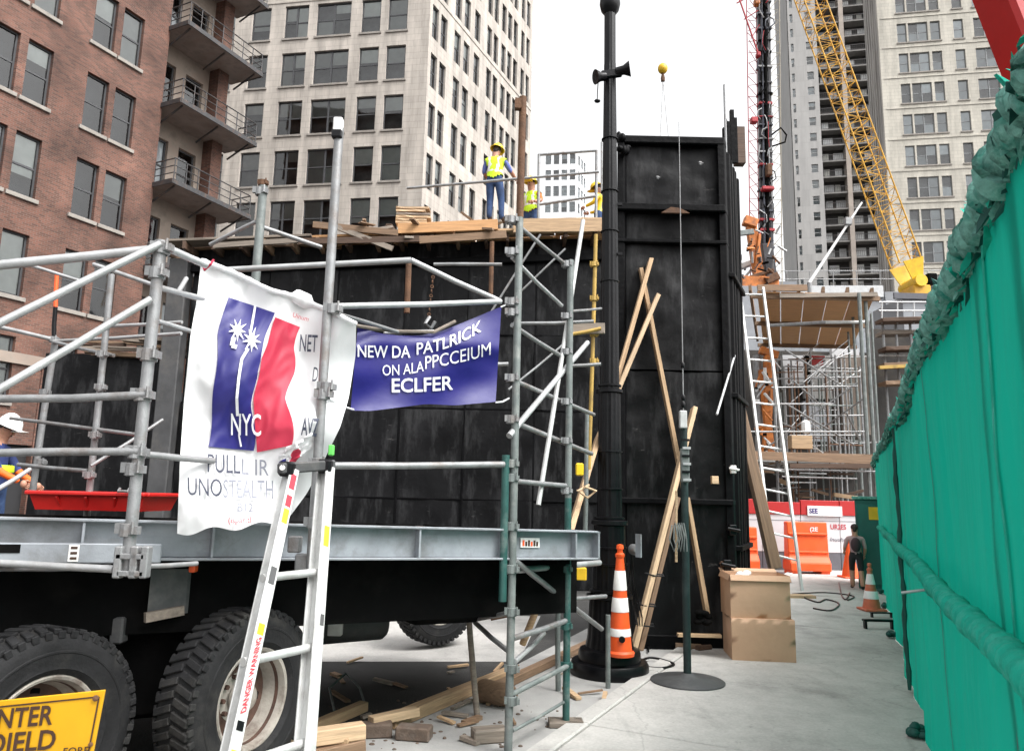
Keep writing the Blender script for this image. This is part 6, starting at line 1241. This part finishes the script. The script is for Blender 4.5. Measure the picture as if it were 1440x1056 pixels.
# dense inner frames of the shoring
for i in range(34):
    px = R_.uniform(1092, 1222); y = R_.uniform(20.5, 26.5); b = P(px, 700, y); z1 = P(px, R_.uniform(492, 560), y).z; z0 = ZL_ if R_.random() < .7 else 0
    MB().tube(V((b.x, b.y, z0)), V((b.x, b.y, z1)), R_.choice([.018, .024, .03]), 6).build('standard', R_.choice(['steel', 'rust', 'steel_greygreen', 'steel']), sh, smooth=True)
for i in range(34):
    py = R_.uniform(500, 690); y = R_.uniform(20.5, 26.5); px = R_.uniform(1085, 1180); ST('ledger', (px, py), y, (px+R_.uniform(25, 80), py+R_.uniform(-3, 3)), y, R_.choice([.016, .022]), R_.choice(['steel', 'steel_greygreen', 'rust']))
for i in range(18):
    py = R_.uniform(510, 640); y = R_.uniform(20.5, 25); px = R_.uniform(1095, 1180); s_ = R_.choice([-1, 1]); ST('brace', (px, py), y, (px+R_.uniform(25, 55), py+s_*R_.uniform(18, 45)), y+.8, .016, R_.choice(['steel', 'steel_bright']))
for i in range(16):
    px = R_.uniform(1060, 1200); py = R_.uniform(636, 700); y = R_.uniform(20, 23); plank('loose_board', P(px, py, y), P(px+R_.uniform(15, 40), py+R_.uniform(-8, 8), y), .12, R_.uniform(.04, .14), R_.choice(['timber_old', 'timber', 'timber_dark', 'timber_grey']), parent=sh)
# lower timber deck
ZL = P(1150, 640, 19.7).z
for i in range(7): plank('deck_board', (P(1060, 640, 19.7).x+R_.uniform(-.2, .2), 19.7+i*.3, ZL+R_.uniform(0, .05)), (P(1232, 640, 19.7).x+R_.uniform(-.2, .2), 19.7+i*.3, ZL+R_.uniform(0, .05)), .26, .06, R_.choice(['timber_old', 'timber', 'timber_dark']), parent=sh)
plank('edge_board', P(1055, 640, 19.5), P(1236, 647, 19.5), .06, .22, 'timber_old', parent=sh); plank('edge_board', P(1110, 655, 19.4), P(1225, 655, 19.4), .05, .12, 'timber_dark', parent=sh)
MB().box(P(1125, 622, 20.0), (.56, .3, .36)).build('crate', 'timber', sh, bevel=.01); MB().box(P(1133, 600, 20.2), (.22, .2, .36)).build('sack', 'white_bagm', sh, bevel=.06)
# dark undercroft behind it all
ug = thing('site_structure', 'dark unfinished concrete structure in the depth of the site', 'structure', G(1150, 770))
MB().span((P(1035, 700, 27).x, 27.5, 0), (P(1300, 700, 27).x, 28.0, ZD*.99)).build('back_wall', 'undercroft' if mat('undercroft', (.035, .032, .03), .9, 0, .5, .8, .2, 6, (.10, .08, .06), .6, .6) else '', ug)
MB().span((P(1035, 640, 20.2).x, 22.4, ZL-.05), (P(1300, 640, 23).x, 27.4, ZL+.06)).build('floor_slab', 'concrete', ug)
for px, py0, py1, m, y in ((1150, 500, 560, 'concrete', 27.2), (1190, 490, 540, 'wall_white', 27.2), (1120, 500, 540, 'wall_white', 27.2), (1205, 500, 610, 'bay_stone', 27.0), (1150, 565, 620, 'podium_grey', 27.1)):
    a = P(px-18, py1, y); b = P(px+18, py0, y); MB().span((a.x, y, a.z), (b.x, y+.2, b.z)).build('wall_piece', m, ug)
a = P(1150, 507, 26.9); MB().box(a, (.5, .1, .35)).build('red_sheet', 'red_paint', ug)
# decks further right, between the shoring and the hoarding
dk = thing('timber_gantry', 'timber gantry with railings between the shoring and the green hoarding', 'gantry', G(1270, 770))
for py, px0, px1, y in ((452, 1236, 1312, 26), (470, 1236, 1312, 26.5), (492, 1240, 1308, 26), (515, 1238, 1300, 26), (540, 1240, 1290, 26)):
    plank('deck_board', P(px0, py, y), P(px1, py-2, y), .6, .14, R_.choice(['timber_old', 'timber_grey', 'timber_dark']), parent=dk)
plank('yellow_beam', P(1236, 517, 25.6), P(1290, 514, 25.6), .1, .12, 'yellow_pole', parent=dk)
for px in (1238, 1256, 1275, 1296): b = P(px, 700, 26.3); MB().tube(V((b.x, b.y, 0)), V((b.x, b.y, P(px, 452, 26.3).z)), .05, 8).build('standard', 'steel', dk)
for py in (425, 437, 500): MB().tube(P(1236, py, 26), P(1310, py, 26), .03, 7).build('rail', 'steel_bright', dk)
for px in (1240, 1262, 1285, 1305): MB().tube(P(px, 455, 26), P(px, 424, 26), .03, 7).build('rail_post', 'steel_bright', dk)
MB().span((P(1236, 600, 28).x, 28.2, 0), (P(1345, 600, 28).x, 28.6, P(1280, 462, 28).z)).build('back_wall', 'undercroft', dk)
# tall access ladder in the background
la = thing('access_ladder', 'tall bright ladder leaning on the shoring beyond the cardboard boxes', 'ladder', G(1122, 838))
for s_ in ((1060, 1046, 1090), (1075, 1083, 1130)): pass
for a, b in (((1073, 405), (1128, 832)), ((1040, 405), (1088, 800))): MB().beam(P(*a, 16.5), P(*b, 14.6), .045, .09).build('stile', 'aluminium', la)
for i in range(13): t_ = (i+.3)/13; MB().tube(P(1040+48*t_, 405+395*t_, 16.5-1.8*t_), P(1073+52*t_, 405+405*t_, 16.5-1.8*t_), .022, 7).build('rung', 'aluminium', la)
MB().box(G(1124, 838, .05), (.5, .25, .05)).build('sole_board', 'timber_pale', la)
# ================================================================== CRANES
def lattice(root, p, q, w, d, nb, rc, rl, mc, name='boom', side=None, ml=None):
    p, q = V(p), V(q); x = (q-p).normalized(); s_ = V(side) if side else x.cross(V((0, 1, 0))); s_ = (s_-x*s_.dot(x)).normalized(); t = x.cross(s_); L = (q-p).length
    C = [s_*(w/2*a)+t*(d/2*b) for a, b in ((-1, -1), (1, -1), (1, 1), (-1, 1))]
    for c in C: MB().tube(p+c, q+c, rc, 7).build('chord', mc, root, smooth=True)
    for k in range(4):
        c0, c1 = C[k], C[(k+1) % 4]; mb = MB()
        for i in range(nb):
            a = p+x*(L*i/nb); b = p+x*(L*(i+1)/nb)
            mb.tube(a+(c0 if i % 2 else c1), b+(c1 if i % 2 else c0), rl, 5); mb.tube(a+c0, a+c1, rl, 5)
        o = mb.build('lacing', ml or mc, root); o['kind'] = 'stuff'
YC = 38
cr = thing('yellow_crane', 'yellow lattice boom crane slanting up over the site', 'crane', P(1282, 402, YC))
mat('crane_yellow', (.62, .33, .02), .5, 0, .2, 2, .05, 30, (.35, .18, .03), .5, 1.4); mat('crane_grey', (.38, .34, .26), .6)
tip0 = P(1274, 370, YC); tip1 = P(1110, -80, YC)
lattice(cr, tip0, tip1, 1.2, .9, 34, .042, .017, 'crane_yellow')
ft = P(1283, 398, YC); dirb = (tip1-tip0).normalized(); sdv = dirb.cross(V((0, 1, 0))).normalized()
for yy in (-.75, .7):
    MB().add([tip0+sdv*.56+V((0, yy, 0)), tip0-sdv*.56+V((0, yy, 0)), ft-sdv*.28+V((0, yy*.8, 0)), ft+sdv*.28+V((0, yy*.8, 0)), tip0+sdv*.56+V((0, yy+.06, 0)), tip0-sdv*.56+V((0, yy+.06, 0)), ft-sdv*.28+V((0, yy*.8+.06, 0)), ft+sdv*.28+V((0, yy*.8+.06, 0))], [(0, 1, 2, 3), (7, 6, 5, 4), (0, 1, 5, 4), (1, 2, 6, 5), (2, 3, 7, 6), (3, 0, 4, 7)]).build('foot_plate', 'yellow_paint', cr)
MB().tube(ft+V((0, -.9, -.1)), ft+V((0, .9, -.1)), .32, 14).build('pivot', 'yellow_paint', cr, smooth=True); MB().box(ft+V((.1, 0, -.75)), (.9, 1.5, .9)).build('pivot_base', 'crane_yellow', cr, bevel=.05); MB().box(ft+V((.75, -.3, .1)), (.5, .7, .55)).build('winch', 'chassis', cr, bevel=.05)
bz = ft.z-1.2; MB().span((ft.x-1.4, ft.y-1.5, 0), (ft.x+1.8, ft.y+1.6, bz)).build('support_block', 'podium_grey', cr); MB().box((ft.x-.2, ft.y-1.62, bz+.0), (3.4, .12, .3)).build('support_edge', 'skirting', cr)
# drilling rig mast: black leader with red outriggers inside a thin lattice
YM = 40; mt = thing('drill_rig', 'black and red drilling mast rising beside the form tower', 'drilling rig', P(1076, 410, YM))
m0 = P(1078, 415, YM); m1 = P(1072, -60, YM); mat('mast_black', (.022, .021, .026), .5, 0, .5, 2.0, .3, 5, (.10, .09, .10), .6, 1.6); mat('mast_red', (.38, .02, .03), .5, 0, .2, 3); mat('mast_orange', (.55, .17, .03), .55, 0, .3, 3, .2, 14, (.12, .05, .03), .8, 2.5)
MB().beam(m0, m1, .36, .34, (0, 1, 0)).build('mast_core', 'mast_black', mt, bevel=.02)
for k, (ox, oy, r_, m_) in enumerate(((-.30, -.1, .09, 'mast_black'), (-.17, -.26, .06, 'podium_dark' if mat('podium_dark', (.05, .055, .075), .5) else ''), (.02, -.28, .10, 'chassis'), (.2, -.24, .05, 'mast_black'), (.31, -.08, .10, 'mast_black'), (-.38, .05, .03, 'mast_red'), (.40, .0, .03, 'steel'))):
    MB().tube(m0+V((ox, oy, 0)), m1+V((ox, oy, 0)), r_, 8).build('leader_pipe', m_, mt, smooth=True)
zz = m0.z
i = 0
while zz < m1.z:
    c = m0+(m1-m0)*((zz-m0.z)/(m1.z-m0.z)); MB().box(c+V((0, -.06, 0)), (R_.uniform(.74, .86), .5, R_.uniform(.05, .16))).build('collar', R_.choice(['mast_black', 'chassis', 'steel', 'podium_dark', 'mast_red']), mt, bevel=.01); zz += R_.uniform(.5, 1.1)
for i in range(46):
    c = m0+(m1-m0)*((i+R_.random())/46)+V((R_.uniform(-.4, .4), -.36, 0)); L_ = R_.uniform(.5, 1.6); sx = R_.uniform(-.35, .35)
    MB().path([c, c+V((sx, -.08, L_*.3)), c+V((sx*.8, -.1, L_*.7)), c+V((R_.uniform(-.2, .2), 0, L_))], R_.uniform(.015, .04), 6).build('hose', R_.choice(['chassis', 'chassis', 'steel', 'steel_bright', 'mast_red', 'podium_dark']), mt, smooth=True)
for sx in (-1, 1):
    MB().tube(m0+V((.88*sx, 0, 0)), m1+V((1.0*sx, 0, 0)), .028, 6).build('guide_wire', 'mast_red' if sx < 0 else 'crane_grey', mt)
mb = MB()
for i in range(30):
    a = m0+(m1-m0)*(i/30); b = m0+(m1-m0)*((i+1)/30)
    for sx in (-1, 1): mb.tube(a+V((.38*sx, 0, 0)), b+V((.9*sx, R_.uniform(-.2, .2), 0)), .02, 5, mi=0 if sx < 0 else 1); mb.tube(a+V((.9*sx, 0, 0)), a+V((.4*sx, 0, R_.uniform(-.1, .3))), .018, 5, mi=0 if sx < 0 else 1)
o = mb.build('lacing', ['mast_red', 'crane_grey'], mt); o['kind'] = 'stuff'
for (a, b, r) in (((1066, 75), (1040, 0), .05), ((1036, 5), (1064, -10), .04), ((1046, 28), (1068, 14), .03), ((1056, 55), (1068, 35), .025)): MB().tube(P(*a, YM-.4), P(*b, YM-.4), r, 7).build('red_arm', 'mast_red', mt, smooth=True)
for px, py, sx, sz, m in ((1060, 170, .38, .34, 'mast_red'), (1066, 78, .22, .3, 'mast_red'), (1064, 4, .3, .4, 'mast_orange'), (1079, 266, .7, .22, 'mast_red'), (1080, 368, .8, .25, 'mast_orange'), (1081, 240, .3, .7, 'rust')):
    c = P(px, py, YM-.5); MB().box(c, (sx, .4, sz)).build('bracket', m, mt, bevel=.05)
mb = MB().path([P(1085, 190, YM-.5), P(1098, 180, YM-.7), P(1106, 190, YM-.7), P(1104, 200, YM-.6), P(1086, 206, YM-.5)], .05, 7).build('side_handle', 'chassis', mt, smooth=True)
# orange rig body at the mast foot
for a, b, w_, h_, m, y in (((1046, 310), (1064, 316), .5, .5, 'mast_orange', 38.6), ((1056, 318), (1068, 396), .55, .34, 'mast_orange', 38.7), ((1068, 330), (1060, 398), .16, .2, 'mast_orange', 38.5), ((1042, 398), (1094, 399), .7, .42, 'mast_orange', 38.4), ((1050, 392), (1088, 380), .2, .2, 'rust', 38.3), ((1076, 345), (1084, 402), .6, .7, 'mast_black', 39), ((1040, 376), (1056, 370), .3, .5, 'white_bagm', 39.5), ((1076, 396), (1094, 388), .4, .4, 'rust', 38.2), ((1026, 330), (1060, 326), .3, .16, 'steel_greygreen', 38.0)):
    MB().beam(P(*a, y), P(*b, y), w_, h_, (0, 1, 0)).build('rig_arm', m, mt, bevel=.03)
for k in range(40):
    px, py = R_.uniform(1042, 1094), R_.uniform(322, 402); c = P(px, py, 38.1+R_.uniform(-.2, .5)); e = c+V((R_.uniform(-.5, .5), R_.uniform(-.2, .2), R_.uniform(-.6, .6)))
    MB().tube(c, e, R_.uniform(.02, .07), 6).build('rig_pipe', R_.choice(['mast_orange', 'chassis', 'mast_black', 'steel', 'rust', 'steel_bright']), mt, smooth=True)
z0 = P(1070, 405, 38.4).z; MB().span((P(1040, 400, 38.4).x, 38, 0), (P(1100, 400, 38.4).x, 41, z0-.02)).build('rig_deck', 'podium_grey', mt)
# orange machine seen through the shoring
om = thing('orange_machine', 'orange machine arm standing behind the shoring ladder', 'machine', G(1080, 770)); 
for a, b, w_ in (((1080, 500), (1078, 580), .22), ((1072, 520), (1084, 640), .16), ((1068, 492), (1094, 500), .2), ((1086, 505), (1076, 640), .1)):
    MB().beam(P(*a, 23.4), P(*b, 23.4), .25, w_, (0, 1, 0)).build('arm', 'mast_orange', om, bevel=.03)
for k in range(26):
    c = P(R_.uniform(1066, 1092), R_.uniform(490, 650), 23.1); MB().tube(c, c+V((R_.uniform(-.35, .35), R_.uniform(-.1, .2), R_.uniform(-.5, .5))), R_.uniform(.02, .06), 6).build('fitting', R_.choice(['mast_orange', 'chassis', 'rust', 'steel_bright', 'white_bagm']), om, smooth=True)
b = P(1080, 640, 23.3); MB().tube(V((b.x-.15, 23.6, 0)), V((b.x-.15, 23.6, P(1076, 500, 23.6).z)), .13, 10).build('ram', 'steel', om, smooth=True); MB().span((b.x-.7, 23.2, 0), (b.x+.5, 24.4, 1.4)).build('body', 'mast_orange', om, bevel=.06)
# long white pipe boom across the balconies
pb0 = P(1138, 398, 36); pb1 = P(1212, 285, 36); pbm = thing('placing_boom', 'slim white pipe boom slanting up in front of the balconies', 'boom', pb0)
MB().tube(pb0, pb1, .09, 10, .05).build('pipe', 'white_bagm', pbm, smooth=True); MB().box(P(1192, 312, 36), (.35, .3, .4)).build('joint', 'steel', pbm, bevel=.03); MB().tube(V((pb0.x, pb0.y, pb0.z-4)), pb0, .12, 8).build('mast', 'steel', pbm, smooth=True)
# red steel boom crossing the top right corner
rb0 = P(1362, -160, 5.0); rb1 = P(1490, 160, 5.0); rbm = thing('red_boom', 'red painted steel boom crossing the top right corner above the hoarding', 'boom', rb1)
MB().beam(rb0, rb1, .36, .36, (0, 1, 0)).build('box_section', 'red_boom_paint' if mat('red_boom_paint', (.46, .012, .012), .35, 0, .12, 2, .05, 20, (.32, .01, .01), .5, 1.5) else '', rbm, bevel=.03)
MB().tube(rb1, rb1+V((1.6, 4.0, -4.2)), .12, 10).build('support', 'red_boom_paint', rbm, smooth=True)
# chain block hanging behind the blue banner
cbk = thing('chain_hoist', 'rusty chain hanging from the ledger behind the blue banner', 'chain', P(608, 385, 5.4)); mb = MB()
for i in range(9): mb.lathe([(.008, -.004), (.014, -.004), (.014, .004), (.008, .004)], P(609-i*.7, 390+i*6.5, 5.4), (1, 0, 0) if i % 2 else (0, 1, 0), 8)
mb.build('chain', 'rust', cbk); MB().path([P(604, 446, 5.4), P(598, 455, 5.35), P(606, 462, 5.4), P(612, 452, 5.4)], .014, 6).build('hook', 'steel', cbk, smooth=True)
mb = MB().tube(P(692, 340, 8.0), P(690, 420, 8.0), .025, 8).build('drop_pipe', 'rust', None, base=P(690, 420, 8.0)); tag(mb, 'thin rusty pipe hanging below the timber deck left of the scaffold pole', 'pipe')
